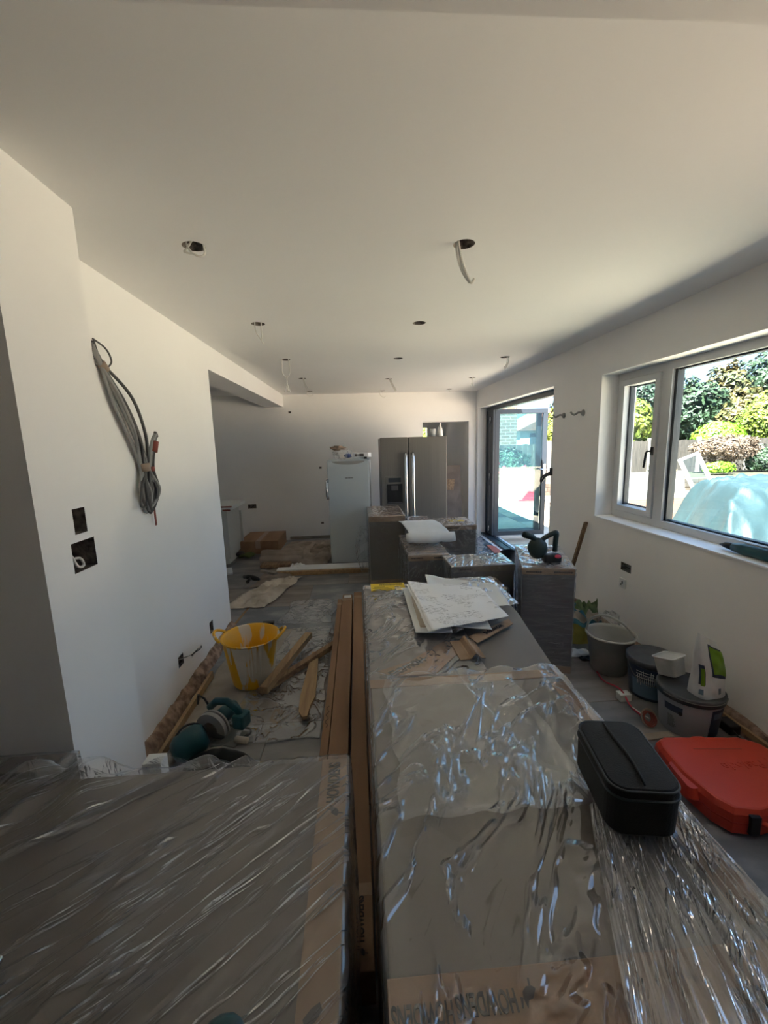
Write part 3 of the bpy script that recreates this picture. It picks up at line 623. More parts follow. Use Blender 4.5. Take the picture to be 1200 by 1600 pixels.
mb = MB(); mb.box(.38, .635, 5.738, 5.752, .74, 1.13, b=.004); mb.build('dispenser_frame', 'steel', ld)
mb = MB(); mb.box(.40, .615, 5.733, 5.74, .75, 1.02); mb.build('dispenser_recess', 'black', ld)
mb = MB(); mb.box(.42, .595, 5.731, 5.74, 1.045, 1.105); mb.build('display', 'gasket', ld)
B(.455, .555, 5.728, 5.745, .93, 1.0, b=.01).build('dispenser_lever', 'cable_dark', ld); B(.41, .605, 5.70, 5.745, .75, .765).build('drip_tray', 'cable_dark', ld)
# things on the fridges
t = thing('plastic_bag', (-.2, 5.6, 1.385), 'crumpled clear plastic bag with blue print on top of the white fridge', 'bag')
MB().blob((-.19, 5.58, 1.46), (.12, .13, .075), 3, .5, 3, seed=3).build('bag_film', 'film_floor', t)
MB().blob((-.24, 5.56, 1.535), (.10, .06, .03), 3, .6, 3, seed=5).build('bag_neck', 'tape', t)
MB().blob((-.12, 5.50, 1.44), (.05, .03, .035), 2, .5, 3, seed=6).build('blue_print', mat('blue_print', '3a4a7a', .5), t)
t = thing('open_carton', (.05, 5.65, 1.385), 'small flat white carton with printed side on the white fridge', 'box')
MB().box(-.08, .12, 5.52, 5.75, 1.387, 1.405).prism([(-.05, 5.53), (.15, 5.53), (.19, 5.6), (.14, 5.72), (-.04, 5.72)], 1.41, 1.465).build('carton', 'paper', t)
MB().box(-.03, .0, 5.527, 5.53, 1.42, 1.455).box(.03, .09, 5.527, 5.53, 1.42, 1.455).box(.005, .02, 5.527, 5.53, 1.43, 1.45).build('printed_marks', 'inkgrey', t)
B(.09, .13, 5.5, 5.54, 1.387, 1.415, b=.003).build('dark_clip', 'black', t)
t = thing('plastic_bottle', (1.185, 5.92, 1.652), 'small clear plastic bottle standing on the steel fridge', 'bottle')
MB().lathe([(.035, 0), (.038, .01), (.036, .1), (.024, .125), (.014, .14), (.014, .165)], 16, M4=Matrix.Translation((1.185, 5.92, 1.652))).build('bottle_body', 'cable_white', t)
MB().lathe([(.016, .165), (.016, .19)], 12, M4=Matrix.Translation((1.185, 5.92, 1.652))).build('cap', 'white', t)
t = thing('paper_roll', (1.09, 5.95, 1.652), 'short white paper roll beside the clear bottle on the steel fridge', 'paper roll')
MB().lathe([(.045, 0), (.045, .11), (.018, .112), (.018, .05)], 18, M4=Matrix.Translation((1.09, 5.95, 1.652))).build('roll', 'white', t)
# small window of the far room seen through the doorway
t = D.objects.new('window_2', None); COL.objects.link(t); t.location = (1.5, 9.49, 1.7); struct(t)
MB().box(1.36, 1.62, 9.485, 9.50, 1.64, 1.66).box(1.36, 1.62, 9.485, 9.50, 1.9, 1.92).box(1.36, 1.38, 9.485, 9.5, 1.64, 1.92).box(1.6, 1.62, 9.485, 9.5, 1.64, 1.92).build('window_frame', 'pvc', t)
# leaning boards by the doorway
for k, (x0, x1, zt, yb, m, lb) in enumerate(((1.30, 1.72, 1.20, 6.72, 'card_dark', 'tallest brown fibreboard sheet leaning in the back corner'), (1.28, 1.60, .98, 6.62, 'timber', 'middle brown fibreboard sheet with a torn edge leaning in the corner'), (1.32, 1.66, .80, 6.52, 'card_dark', 'shortest grey sheet leaning in front of the brown boards'))):
    mb = MB(); Mx = Matrix.Translation((0, yb, 0)) @ Matrix.Rotation(-.16, 4, 'X')
    P = [(x0, 0), (x1-.02*k, 0), (x1, zt*.5), (x1-.05*k, zt*.72), (x1, zt), (x0, zt+.02)]
    vs = [(x, 0, z) for x, z in P]+[(x, .009, z) for x, z in P]; n = len(P)
    mb.add(vs, [tuple(range(n)), tuple(range(n, 2*n))[::-1]]+[(i, n+i, n+(i+1) % n, (i+1) % n) for i in range(n)], Mx)
    tag(mb.build('fibreboard_sheet', m), lb, 'board', 'boards leaning in the back corner')
# ------------------------------------------------------------------ left zone: base unit, carton, sheets
t = thing('base_unit', (-2.05, 5.9, 0), 'pale kitchen base unit with red taped top behind the opening', 'cabinet')
MB().box(-2.5, -1.755, 5.58, 5.60, .1, .76, b=.003).build('door', 'panel_mid', t).data.materials[0] = mat('pale_grey_door', 'bcbeba', .5)
MB().box(-2.5, -1.77, 5.61, 6.2, .1, .76).box(-2.45, -1.80, 5.66, 6.15, 0, .1).build('carcass', D.materials['pale_grey_door'], t)
B(-2.5, -1.745, 6.21, 6.24, 0, .66).build('end_panel', D.materials['pale_grey_door'], t)
MB().box(-2.5, -1.68, 5.56, 6.24, .765, .815, b=.004).build('worktop', 'white', t)
MB().box(-2.5, -1.678, 5.555, 5.562, .80, .818).box(-1.80, -1.70, 5.553, 5.56, .755, .775).build('red_tape', 'redwire', t)
t = thing('brown_carton', (-1.5, 6.4, 0), 'low flat brown carton on the floor beneath the back wall socket', 'box')
B(-1.80, -1.22, 6.12, 6.85, .01, .20, b=.004).build('carton', 'card', t); B(-1.55, -1.48, 6.118, 6.852, .09, .2015).build('brown_tape', 'tape', t)
def crumple(name, poly, h, m, label, cat, n=46, seed=0, fr=5, group=None, thick=.003, z=.004):
    a, b, c_, d = [Vector(p) for p in poly]
    def fn(u, v):
        p = a.lerp(b, u).lerp(d.lerp(c_, u), v); j = .05*noise.noise(Vector((p.x*4, p.y*4, seed+9))); e = min(1, 9*min(u, 1-u, v, 1-v))
        return (p.x+j, p.y+j*.7, z+h*(.15+.85*e)*(max(0, rid(Vector((p.x*fr, p.y*fr, seed)), 2.2))*.8+.3*abs(noise.noise(Vector((p.x*fr*2, p.y*fr*2, seed))))))
    o = MB().grid(fn, n, n).build(name, m); solid(o, thick, 1); return tag(o, label, cat, group)
crumple('dust_sheet', ((-1.25, 4.60), (-.95, 4.62), (-.42, 6.85), (-1.15, 6.85)), .05, 'dustsheet', 'tan dust sheet spread under the folded sheets by the back wall', 'sheet', seed=1)
crumple('cotton_sheet', ((-1.42, 4.0), (-.98, 3.98), (-.70, 4.95), (-1.05, 4.88)), .06, 'cream', 'cream crumpled cotton sheet lying at the end of the timber plank', 'sheet', seed=5, fr=7)
crumple('dark_floor_cloth', ((-.86, 5.25), (-.42, 5.25), (-.42, 6.4), (-.70, 6.4)), .11, 'dustsheet', 'grey folded felt in heaped layers left of the white fridge', 'sheet', seed=7, fr=4)
crumple('white_plastic_wrap', ((-.98, 5.05), (-.72, 5.05), (-.66, 5.5), (-.92, 5.5)), .08, 'paper', 'small white crumpled plastic in front of the grey folded felt', 'sheet', seed=12, fr=9, n=26)
t = thing('rolled_dust_sheet', (-1.05, 5.42, 0), 'rolled up brown felt lying across the tan dust sheet', 'rolled sheet')
mb = MB()
for k in range(3): mb.tube([(-1.33+.55*i/8, 5.40+.07*k+.03*math.sin(i*.7+k), .10+.035*k-.02*(k == 2)) for i in range(9)], [.05]+[.06]*7+[.05], 12)
mb.build('roll', 'dustsheet', t)
o = B(-1.28, -.9, 5.18, 5.34, .055, .10, b=.01).build('packing_block', 'timber'); tag(o, 'brown packing block under the rolled felt', 'block')
t = thing('black_hand_tool', (-1.26, 4.68, 0), 'small black tool with a grip lying on the tan sheet', 'tool', rz=-.5)
MB().tube([(-.11, 0, .10), (-.03, 0, .105), (.06, 0, .10), (.12, 0, .095)], [.022, .03, .028, .012], 10).build('tool_body', 'black', t, True)
MB().tube([(0, 0, .10), (.02, -.07, .09), (.03, -.1, .085)], [.018, .018, .02], 8).build('grip', 'black', t, True)
o = B(-.12, .12, -.025, .025, 0, .03, M4=Matrix.Translation((-1.10, 4.85, .09)) @ Matrix.Rotation(-.6, 4, 'Z'), b=.006).build('plaster_offcut', 'concrete'); tag(o, 'grey plaster offcut lying on the tan dust sheet', 'offcut')
t = thing('work_gloves', (-1.70, 5.98, 0), 'crumpled lime and black work gloves beside the base unit', 'gloves')
mb = MB()
for k in range(5): mb.tube([(-1.74+.01*k, 5.92+.025*k, .03+.01*(k % 2)), (-1.66+.012*k, 5.90+.035*k, .05), (-1.58+.01*k, 5.88+.04*k, .025)], [.02, .018, .012], 8)
mb.build('glove_fingers', 'lime', t); MB().blob((-1.74, 6.0, .05), (.07, .07, .04), 2, .4, 3).build('glove_palm', 'black', t)
o = MB().prism([(-1.85, 5.1), (-1.62, 5.18), (-1.70, 5.42), (-1.9, 5.42)], .0, .02).build('paper_offcut', 'paper'); tag(o, 'pale triangular offcut on the floor beside the wall end', 'offcut')
t = thing('timber_plank', (-.45, 5.1, 0), 'long pale timber plank lying across the floor in front of the white fridge', 'plank')
B(-1.05, .09, 5.0, 5.24, .0, .05, b=.003).build('plank', 'timber2', t); B(-1.05, .09, 5.05, 5.245, .0505, .062).build('dusty_top_board', 'paper', t)
# ------------------------------------------------------------------ floor clutter between the left wall and the packs
crumple('floor_film', ((-.86, 2.05), (-.26, 2.05), (-.26, 3.5), (-.60, 3.5)), .018, 'film_floor', 'clear plastic film lying crumpled under the timber offcuts', 'film', seed=21, fr=6, n=70, thick=.0004)
crumple('floor_film', ((-.78, 3.6), (-.28, 3.55), (-.28, 4.15), (-.70, 4.15)), .015, 'film_floor', 'creased clear film patch on the tiles beyond the timber offcuts', 'film', seed=22, fr=9, n=50, thick=.0004)
crumple('paper_floor_cover', ((-1.08, 1.95), (-.80, 2.0), (-.50, 3.45), (-1.05, 3.45)), .006, 'concrete', 'beige paper floor cover under the yellow tub', 'floor cover', seed=23, fr=2, thick=.001, z=.002)
YT = Matrix.Translation((-.755, 2.66, 0))
t = thing('yellow_tub', (-.755, 2.66, .01), 'yellow flexible builder tub with dried plaster drips on its outside', 'tub')
m = D.materials.new('yellow_tub_plastic_with_plaster'); m.use_nodes = True; tr = m.node_tree; p = tr.nodes['Principled BSDF']; p.inputs['Roughness'].default_value = .45
tcn = N(tr, 'ShaderNodeTexCoord'); mp = N(tr, 'ShaderNodeMapping', Scale=(7, 7, 1.6)); mp.inputs['Location'].default_value = (.35, .2, .1); nz = N(tr, 'ShaderNodeTexNoise', Scale=1.3, Detail=5); rr_ = N(tr, 'ShaderNodeValToRGB'); e = rr_.color_ramp.elements
e[0].position = .57; e[1].position = .60; e[0].color = lin('dba416'); e[1].color = lin('c9bfae')
tr.links.new(tcn.outputs['Object'], mp.inputs[0]); tr.links.new(mp.outputs[0], nz.inputs['Vector']); tr.links.new(nz.outputs[0], rr_.inputs[0]); tr.links.new(rr_.outputs[0], p.inputs['Base Color'])
M['tub'] = m
prof = [(.001, .012), (.125, .01), (.132, .02), (.155, .16), (.178, .325), (.186, .33), (.184, .338), (.174, .332), (.152, .16), (.128, .03), (.001, .025)]
MB().lathe(prof, 40, 1, 1.03, Matrix.Translation((0, 0, 0)), jig=lambda a, z: .03*math.cos(2*a+.5)*z/.33).build('tub_body', 'tub', t, True)
for s in (-1, 1):
    mb = MB(); pts = []
    for i in range(13):
        a = PI*i/12; pts.append((s*(.176+.055*math.sin(a)), -.055*math.cos(a)*1.3, .325+.045*math.sin(a)))
    mb.tube(pts, .0095, 8); mb.build('handle', 'tub', t, True)
mb = MB()
for k, (ang, w, l) in enumerate(((-1.75, .055, .26), (-1.45, .012, .2), (-1.33, .008, .24), (-1.2, .014, .18), (-2.2, .02, .12), (-1.0, .01, .22))):
    pts = []
    for i in range(9):
        z = .322-l*i/8; r_ = .155+(z-.16)*.139+.0035; pts.append((ang, z, r_, w*(1-.75*i/8)))
    vs = []
    for a, z, r_, ww in pts: 
        da = ww/r_; 
        q = 1+.03*math.cos(2*a+.5)*z/.33
        vs += [(r_*q*math.cos(a-da), r_*q*1.03*math.sin(a-da), z), (r_*q*math.cos(a)*1.008, r_*q*1.038*math.sin(a), z), (r_*q*math.cos(a+da), r_*q*1.03*math.sin(a+da), z)]
    mb.add(vs, [(3*i+j, 3*i+j+1, 3*i+j+4, 3*i+j+3) for i in range(8) for j in (0, 1)], None, True)
mb.build('plaster_drips', mat('dried_plaster', 'c4beb2', .8, 'd4cec2', 9), t, True)
def plank(name, p0, p1, w, h, m, label, z0=0, z1=0, cat='timber', extra=None, roll=0, group=None):
    a, b = Vector((*p0, z0)), Vector((*p1, z1)); d = b-a; L_ = d.length; q = d.to_track_quat('X', 'Z').to_matrix().to_4x4()
    o = B(0, L_, -w/2, w/2, 0, h, M4=Matrix.Translation(a) @ q @ Matrix.Rotation(roll, 4, 'X'), b=.002).build(name, m)
    return tag(o, label, cat, group)
g = 'timber offcuts beside the yellow tub'
plank('timber_batten', (-.64, 2.44), (-.44, 3.17), .055, .045, 'timber2', 'pale timber batten leaning over the other one right of the yellow tub', .05, .06, group=g)
plank('timber_batten', (-.68, 2.50), (-.23, 3.05), .045, .04, 'timber', 'dark timber batten crossing beneath the pale one', .005, .03, group=g)
o = MB().prism([(-.40, 2.26), (-.37, 2.20), (-.345, 2.21), (-.335, 2.32), (-.315, 2.40), (-.345, 2.97), (-.395, 2.97), (-.41, 2.40)], .02, .038).build('timber_moulding', 'timber2'); tag(o, 'shaped pale timber offcut with a notched end beside the flat packs', 'timber')
o = B(-.90, -.80, 3.56, 3.61, .0, .03, b=.004).build('black_block', 'black'); tag(o, 'small black block on the tiles behind the yellow tub', 'block')
o = plank('timber_strip', (-1.16, 3.62), (-1.12, 4.2), .02, .008, 'timber2', 'thin pale strip lying on the tiles near the wall end', cat='strip')
# circular saw
t = thing('circular_saw', (-.80, 2.16, 0), 'teal cordless circular saw with grey blade guard on the floor', 'saw', rz=-.35)
MB().box(-.13, .13, -.09, .07, .0, .006, b=.002).box(-.13, .13, .05, .056, .006, .02).build('base_plate', 'galv', t, True)
MR = Matrix.Translation((-.02, -.055, .075)) @ Matrix.Rotation(PI/2, 4, 'X')
MB().lathe([(.001, -.0015), (.082, -.0015), (.082, .0015), (.001, .0015)], 32, M4=MR).build('blade', 'galv', t, True)
mb = MB(); P = [(.092*math.cos(a*PI/16), .092*math.sin(a*PI/16)) for a in range(-1, 18)]; P += [(.045*math.cos(a*PI/16), .045*math.sin(a*PI/16)) for a in range(17, -2, -1)]
mb.prism(P, .006, .03, MR); mb.prism([(x*1.0, y) for x, y in P], -.016, -.006, MR); mb.build('blade_guard', 'cable', t, True)
MB().lathe([(.001, -.03), (.02, -.03), (.024, -.01), (.024, 0), (.001, 0)], 16, M4=MR).build('blade_bolt', 'black', t, True)
MB().tube([(-.02, -.02, .085), (-.02, .03, .088), (-.015, .09, .09), (-.01, .12, .09)], [.04, .045, .045, .035], 14).build('motor_housing', 'teal', t, True)
MB().tube([(-.10, .02, .13), (-.05, .02, .175), (.02, .02, .185), (.08, .02, .15), (.11, .02, .10)], [.02, .022, .02, .021, .02], 10).build('handle', 'teal', t, True)
MB().box(.07, .14, -.02, .06, .05, .13, b=.012).build('battery', 'teal', t, True)
MB().tube([(-.10, .02, .13), (-.14, .03, .17), (-.19, .04, .18), (-.2, .04, .12)], .006, 6).build('hex_key', 'black', t, True)
MB().tube([(.12, -.06, .03), (.19, -.06, .035)], .018, 10).build('dust_nozzle', 'cream', t, True)
# planer + dust bag
t = thing('cordless_planer', (-.91, 1.99, 0), 'teal round bodied power tool lying behind the left wrapped cabinet', 'power tool', rz=.5)
MB().lathe([(.001, -.09), (.045, -.09), (.07, -.06), (.078, 0), (.074, .05), (.05, .075), (.001, .078)], 26, M4=Matrix.Translation((0, 0, .085)) @ Matrix.Rotation(1.25, 4, 'Y')).build('tool_body', 'teal', t, True)
MB().tube([(.075*math.cos(a), .02, .085+.09*math.sin(a)) for a in [PI*2*i/20 for i in range(20)]], .006, 6, True).build('guard_ring', 'gasket', t, True)
MB().tube([(-.07, 0, .06), (-.12, -.02, .04), (-.15, -.03, .03)], [.035, .03, .02], 10).build('grip', 'galv', t, True)
t = thing('dust_bag', (-.72, 1.93, 0), 'black fabric dust bag lying beside the teal power tool', 'bag')
MB().grid(lambda u, v: (-.92+.33*u, 1.92+.12*(v-.5)*math.sin(PI*min(1, u*.9+.1))**.5, .012+.075*math.sin(PI*u)**.6*math.sin(PI*v)+.01*noise.noise(Vector((u*8, v*5, 0)))*math.sin(PI*v)), 36, 16).build('bag', 'blackcloth', t)
MB().tube([(-.90+.31*i/14, 1.865+.01*math.sin(i), .012+.05*math.sin(PI*i/14)**.7) for i in range(15)], .005, 6).build('bag_seam', 'gasket', t)
# ------------------------------------------------------------------ cables on the left wall
t = thing('wall_cable_bundle', (XL+.03, 2.3, 1.6), 'thick bundle of grey cables tied and hanging on the left wall', 'cable')
def spl(P, n=10):
    out = []
    for i in range(len(P)-1):
        p0, p1, p2, p3 = [Vector(P[max(0, min(len(P)-1, k))]) for k in (i-1, i, i+1, i+2)]
        for j in range(n):
            s = j/n; out.append(.5*((2*p1)+(-p0+p2)*s+(2*p0-5*p1+4*p2-p3)*s*s+(-p0+3*p1-3*p2+p3)*s**3))
    out.append(Vector(P[-1])); return out
r = random.Random(11); X = XL
for k in range(14):
    a = r.uniform(-1, 1); b_ = r.uniform(-1, 1); o1 = .036*a; o2 = .036*b_; dx = .012+.03*r.random()
    P = [(X+.003, 2.045+.002*a, 2.07-.008*k), (X+.02, 2.065+o1*.4, 1.965), (X+dx+.01, 2.17+o1*1.8, 1.80+o2*1.2), (X+dx+.01, 2.27+o1*1.6, 1.63+o2), (X+.03+.01*a, 2.31+o1*.8, 1.50), (X+dx+.01, 2.275+o2*.9, 1.36), (X+dx, 2.325+.02*a, 1.255+.02*b_), (X+dx+.01, 2.385+o2*.7, 1.36), (X+.035+.01*b_, 2.355+o1*.6, 1.48), (X+.04, 2.42+o1*.5, 1.62), (X+.05, 2.44+o1*.4, 1.68-.02*abs(a))]
    MB().tube(spl(P, 7), .008, 6).build('cable', 'cable' if k % 3 else 'cable_dark', t)
MB().tube(spl([(X+.003, 2.045, 2.08), (X+.03, 2.09, 2.045), (X+.04, 2.105, 1.99), (X+.02, 2.08, 1.95)], 6), .004, 6).build('cable', 'cable_dark', t)
MB().tube(spl([(X+.03, 2.27, 1.42), (X+.04, 2.215, 1.33), (X+.04, 2.215, 1.29), (X+.04, 2.26, 1.285)], 6), .006, 6).build('cable', 'cable_dark', t)
for c0, c1, rd, m_ in (((X+.02, 2.055, 1.975), (X+.02, 2.085, 1.95), .020, 'tape'), ((X+.035, 2.305, 1.51), (X+.035, 2.31, 1.47), .026, 'tape'), ((X+.045, 2.405, 1.57), (X+.048, 2.425, 1.625), .019, 'redwire'), ((X+.04, 2.355, 1.49), (X+.04, 2.355, 1.465), .022, 'redwire')):
    MB().tube([c0, c1], rd, 10).build('tape_wrap', m_, t)
MB().box(X+.02, X+.024, 2.375, 2.39, 1.16, 1.29).build('loose_tape_end', 'redwire', t)
for (y, z, sc_, lb) in ((2.53, .26, 1, 'pair of white cable loops hanging from the low socket hole in the left wall'),):
    t = thing('cable_loop', (X+.01, y, z), lb, 'cable')
    for k in range(2): MB().tube(spl([(X-.02, y+.01, z+.0), (X+.04, y+.03, z+.01), (X+.10, y+.07, z+.035+.02*k), (X+.09, y+.10, z+.04), (X+.05, y+.05, z+.0-.01*k)], 6), .0035, 6).build('cable', 'cable_white' if k else 'cable_dark', t)
t = thing('cable_loop', (-.95, 1.43, 1.2), 'white cable loop inside the lower square hole of the pier', 'cable')
MB().tube(spl([(-1.0, 1.42, 1.27), (-.96, 1.405, 1.24), (-.94, 1.40, 1.205), (-.94, 1.43, 1.20), (-.95, 1.43, 1.225), (-.97, 1.40, 1.225)], 6), .0045, 6).build('cable', 'cable_white', t)
# ------------------------------------------------------------------ ceiling cables
lab = ['short curled white cable loop in the ceiling hole nearest the pier', 'long hooked white cable hanging from the nearest right hand ceiling hole', 'thin cable pair hanging from the second ceiling hole along the left wall', None, 'longest cable loop with splayed ends, third ceiling hole along the left wall', None, 'two pronged cable hanging near the folding door opening', 'short white cable hanging from the fourth ceiling hole on the left', 'slanting white cable near the middle of the far ceiling', 'splayed short cable hanging at the far right of the ceiling', 'tiny cable curl near the back wall on the left', 'tiny cable curl near the back wall in the middle', 'tiny cable stub near the back wall on the right']
def hang(i, paths, r=.0045):
    x, y = spots[i]; t = thing('ceiling_cable', (x, y, ZC), lab[i], 'cable', group='cables hanging from the ceiling')
    for P in paths: MB().tube(spl([(x+a, y+b, ZC+c_) for a, b, c_ in P], 6), r, 6).build('cable', 'cable_white', t)
hang(0, [[(-.03, .0, .05), (-.02, -.01, -.01), (.02, -.02, -.045), (.045, -.01, -.03), (.035, 0, .03)], [(.0, .02, .05), (-.03, 0, -.01), (-.035, -.01, -.025), (0, .0, -.03)]])
hang(1, [[(-.03, 0, .05), (-.02, 0, -.02), (.0, .0, -.09), (.03, 0, -.15), (.045, 0, -.135)], [(-.03, .01, .05), (-.03, 0, -.03), (-.005, .01, -.1), (.028, .005, -.15)]], .006)
hang(2, [[(-.02, 0, .05), (-.02, 0, -.04), (.005, 0, -.09), (.02, 0, -.12), (.03, 0, -.125)], [(.02, 0, .05), (.02, 0, -.06), (.015, 0, -.11)]])
hang(4, [[(-.03, 0, .05), (-.04, 0, -.08), (-.03, 0, -.14), (.0, 0, -.16), (.03, 0, -.13), (.035, 0, -.05), (.02, 0, .05)], [(.0, 0, -.16), (.0, 0, -.22), (-.03, 0, -.30)], [(0, 0, -.22), (.01, 0, -.26), (.025, 0, -.30)], [(0, 0, -.22), (0, .02, -.30)]])
hang(6, [[(.02, 0, .05), (.02, 0, -.06), (-.01, 0, -.10)], [(.04, 0, .05), (.035, 0, -.05), (.0, 0, -.115)]])
hang(7, [[(.0, 0, .05), (.02, 0, -.05), (.05, 0, -.13)], [(.01, 0, .05), (.03, 0, -.05), (.065, 0, -.12)]], .006)
hang(8, [[(.0, 0, .05), (.03, 0, -.05), (.09, 0, -.16)], [(.01, 0, .05), (.05, 0, -.06), (.10, 0, -.15)]], .007)
hang(9, [[(.0, 0, .05), (0, 0, -.05), (-.02, 0, -.11)], [(.0, 0, .05), (0, 0, -.05), (.02, 0, -.11)]], .006)
hang(10, [[(-.03, 0, .04), (-.04, 0, -.04), (.0, 0, -.07), (.05, 0, -.05)]]); hang(11, [[(-.03, 0, .04), (-.04, 0, -.05), (.02, 0, -.10), (.05, 0, -.08)]]); hang(12, [[(0, 0, .04), (0, 0, -.03), (.03, 0, -.05)]])
# ------------------------------------------------------------------ right wall fittings
for k, (y, z, s) in enumerate(((4.03, 1.80, 1), (3.68, 1.80, 1))):
    t = thing('wall_bracket', (XR, y, z), ('white bent pipe bracket on the wall, nearer the door' if k == 0 else 'white bent pipe bracket on the wall, nearer the window'), 'bracket', group='wall brackets between door and window')
    MB().lathe([(.001, 0), (.028, 0), (.026, .01), (.014, .018), (.001, .02)], 16, M4=Matrix.Translation((XR, y, z)) @ Matrix.Rotation(-PI/2, 4, 'Y')).build('wall_plate', 'cable', t)
    MB().tube(spl([(XR-.012, y, z), (XR-.04, y+.01, z+.005), (XR-.06, y+.05, z-.012), (XR-.07, y+.09, z+.012)], 6), [.009]*19, 8).build('pipe', 'cable', t)
t = thing('cable_isolator', (XR, 4.25, 1.22), 'dark switch block with a cable lead on the edge of the door opening', 'switch')
MB().box(XR-.02, XR, 4.225, 4.262, 1.20, 1.28, b=.003).build('switch_block', 'gasket', t)
MB().tube(spl([(XR-.01, 4.24, 1.21), (XR-.04, 4.30, 1.19), (XR-.05, 4.38, 1.12), (XR-.05, 4.36, 1.18), (XR-.01, 4.26, 1.23)], 6), .012, 8).build('lead', 'gasket', t)
t = thing('wall_socket', (XR, 2.96, .585), 'open back box with bare wires in the wall under the window', 'socket')
MB().box(XR+.0, XR+.035, 2.903, 3.017, .557, .56).box(XR+.0, XR+.035, 2.903, 3.017, .615, .618).box(XR+.03, XR+.035, 2.903, 3.017, .557, .618).build('back_box', 'galv', t)
MB().tube(spl([(XR+.02, 2.92, .58), (XR-.015, 2.94, .60), (XR-.015, 2.97, .60), (XR+.01, 2.985, .58)], 6), .004, 6).tube(spl([(XR+.02, 3.0, .6), (XR-.01, 2.99, .59), (XR+.01, 2.96, .57)], 6), .003, 6).build('wires', 'cable_dark', t)
t = thing('wall_socket', (XR, 2.975, .457), 'small white socket plate with a dented front, below the open back box', 'socket')
MB().box(XR-.014, XR, 2.94, 3.01, .42, .495, b=.004).build('plate', 'white', t); MB().box(XR-.017, XR-.013, 2.965, 2.975, .455, .475).box(XR-.017, XR-.013, 2.98, 2.99, .44, .452).build('slots', 'gasket', t)
plank('timber_batten', (2.00, 3.48), (1.93, 3.72), .035, .02, 'timber', 'thin timber stick leaning against the wall left of the window', .84, 0.0, group=None)
# power tool on the window sill
t = thing('sill_drill', (2.10, 2.05, .919), 'dark green long nosed power tool lying on the window sill', 'power tool')
MB().tube([(2.10, 2.24, .945), (2.10, 2.20, .95), (2.10, 2.15, .95)], [.004, .018, .022], 10).build('nose', 'black', t)
MB().tube([(2.10, 2.15, .95), (2.10, 2.08, .953), (2.10, 1.95, .955), (2.10, 1.86, .95)], [.024, .032, .034, .03], 12).build('tool_body', 'teal', t)
MB().tube([(2.10, 2.08, .985), (2.10, 1.95, .99)], .006, 6).build('switch_slide', 'cable', t)
MB().box(2.07, 2.13, 1.78, 1.87, .92, .985, b=.01).build('battery', 'black', t)
# cordless saw on the dark cabinet
t = thing('cordless_saw', (1.245, 2.70, .748), 'dark green cordless power saw with red battery badge on the dark cabinet', 'power tool', rz=-.1)
MB().lathe([(.001, -.03), (.04, -.03), (.062, -.012), (.065, .012), (.04, .03), (.001, .03)], 24, 1, 1.15, Matrix.Translation((-.035, 0, .095)) @ Matrix.Rotation(PI/2, 4, 'X') @ Matrix.Rotation(.1, 4, 'Z')).build('gear_housing', 'green', t, True)
MB().lathe([(.001, -.034), (.018, -.034), (.018, -.03), (.03, -.03), (.03, -.028), (.001, -.028)], 20, M4=Matrix.Translation((-.035, 0, .095)) @ Matrix.Rotation(PI/2, 4, 'X')).build('hub', 'gasket', t, True)
MB().tube([(-.05, .0, .15), (-.075, 0, .175), (-.12, -.0, .19), (-.135, 0, .195)], [.02, .022, .024, .018], 10).build('front_grip', 'green', t, True)
MB().tube(spl([(-.01, 0, .145), (.02, 0, .17), (.08, 0, .20), (.092, 0, .19), (.088, 0, .15), (.085, 0, .07)], 5), .017, 10).build('rear_handle', 'green', t, True)
MB().box(-.06, .07, -.025, .025, .028, .06, M4=Matrix.Rotation(.25, 4, 'Y'), b=.008).build('shoe', 'green', t, True)
MB().box(.0, .12, -.045, .03, .0, .055, b=.014).build('battery', 'black', t, True); MB().lathe([(.001, 0), (.018, 0), (.016, .002), (.001, .002)], 14, 1.2, .8, Matrix.Translation((.09, -.046, .045)) @ Matrix.Rotation(PI/2-.5, 4, 'X')).build('red_badge', 'redp', t, True)
# ------------------------------------------------------------------ tubs by the right wall
t = thing('grey_bucket', (1.68, 2.56, 0), 'empty pale grey bucket with raised carrying handle', 'bucket')
MB().lathe([(.001, .004), (.105, 0), (.112, .008), (.148, .25), (.158, .255), (.158, .265), (.148, .268), (.142, .25), (.106, .014), (.001, .012)], 36).build('bucket_body', 'bucket', t, True)
MB().tube(spl([(-.13, .07, .255), (-.115, .06, .34), (-.04, .02, .385), (.06, -.04, .34), (.125, -.085, .255)], 6), .008, 8).build('handle', 'bucket', t, True)
def paint(x, y, zt, r0, r1, lb, body, lab_m, seed, rz=0):
    t = thing('paint_tub', (x, y, 0), lb, 'paint tub', rz=rz, group='paint tubs by the right wall')
    MB().lathe([(.001, 0), (r0-.004, 0), (r0, .004), (r1, zt-.035), (r1, zt-.03), (.001, zt-.03)], 36).build('tub_body', body, t, True)
    MB().lathe([(r1+.002, zt-.038), (r1+.008, zt-.034), (r1+.008, zt-.004), (r1+.004, zt), (r1-.006, zt-.001), (r1-.012, zt-.008), (.001, zt-.008)], 36).build('lid', 'rubber', t, True)
    for a0, a1, za, zb, m_, nm in lab_m:
        def fn(u, v):
            a = a0+(a1-a0)*u; z = za+(zb-za)*v; r_ = r0+(r1-r0)*z/(zt-.035)+.0015; return (r_*math.cos(a), r_*math.sin(a), z)
        MB().grid(fn, 14, 2).build(nm, m_, t, True)
    return t
M['navy'] = mat('navy_label', '34425a', .5, '2c384e', 4); M['tealabel'] = mat('blue_grey_label', '6d8396', .5, '5b7184', 6); M['tubgrey'] = mat('light_grey_tub', 'a8afb6', .45)
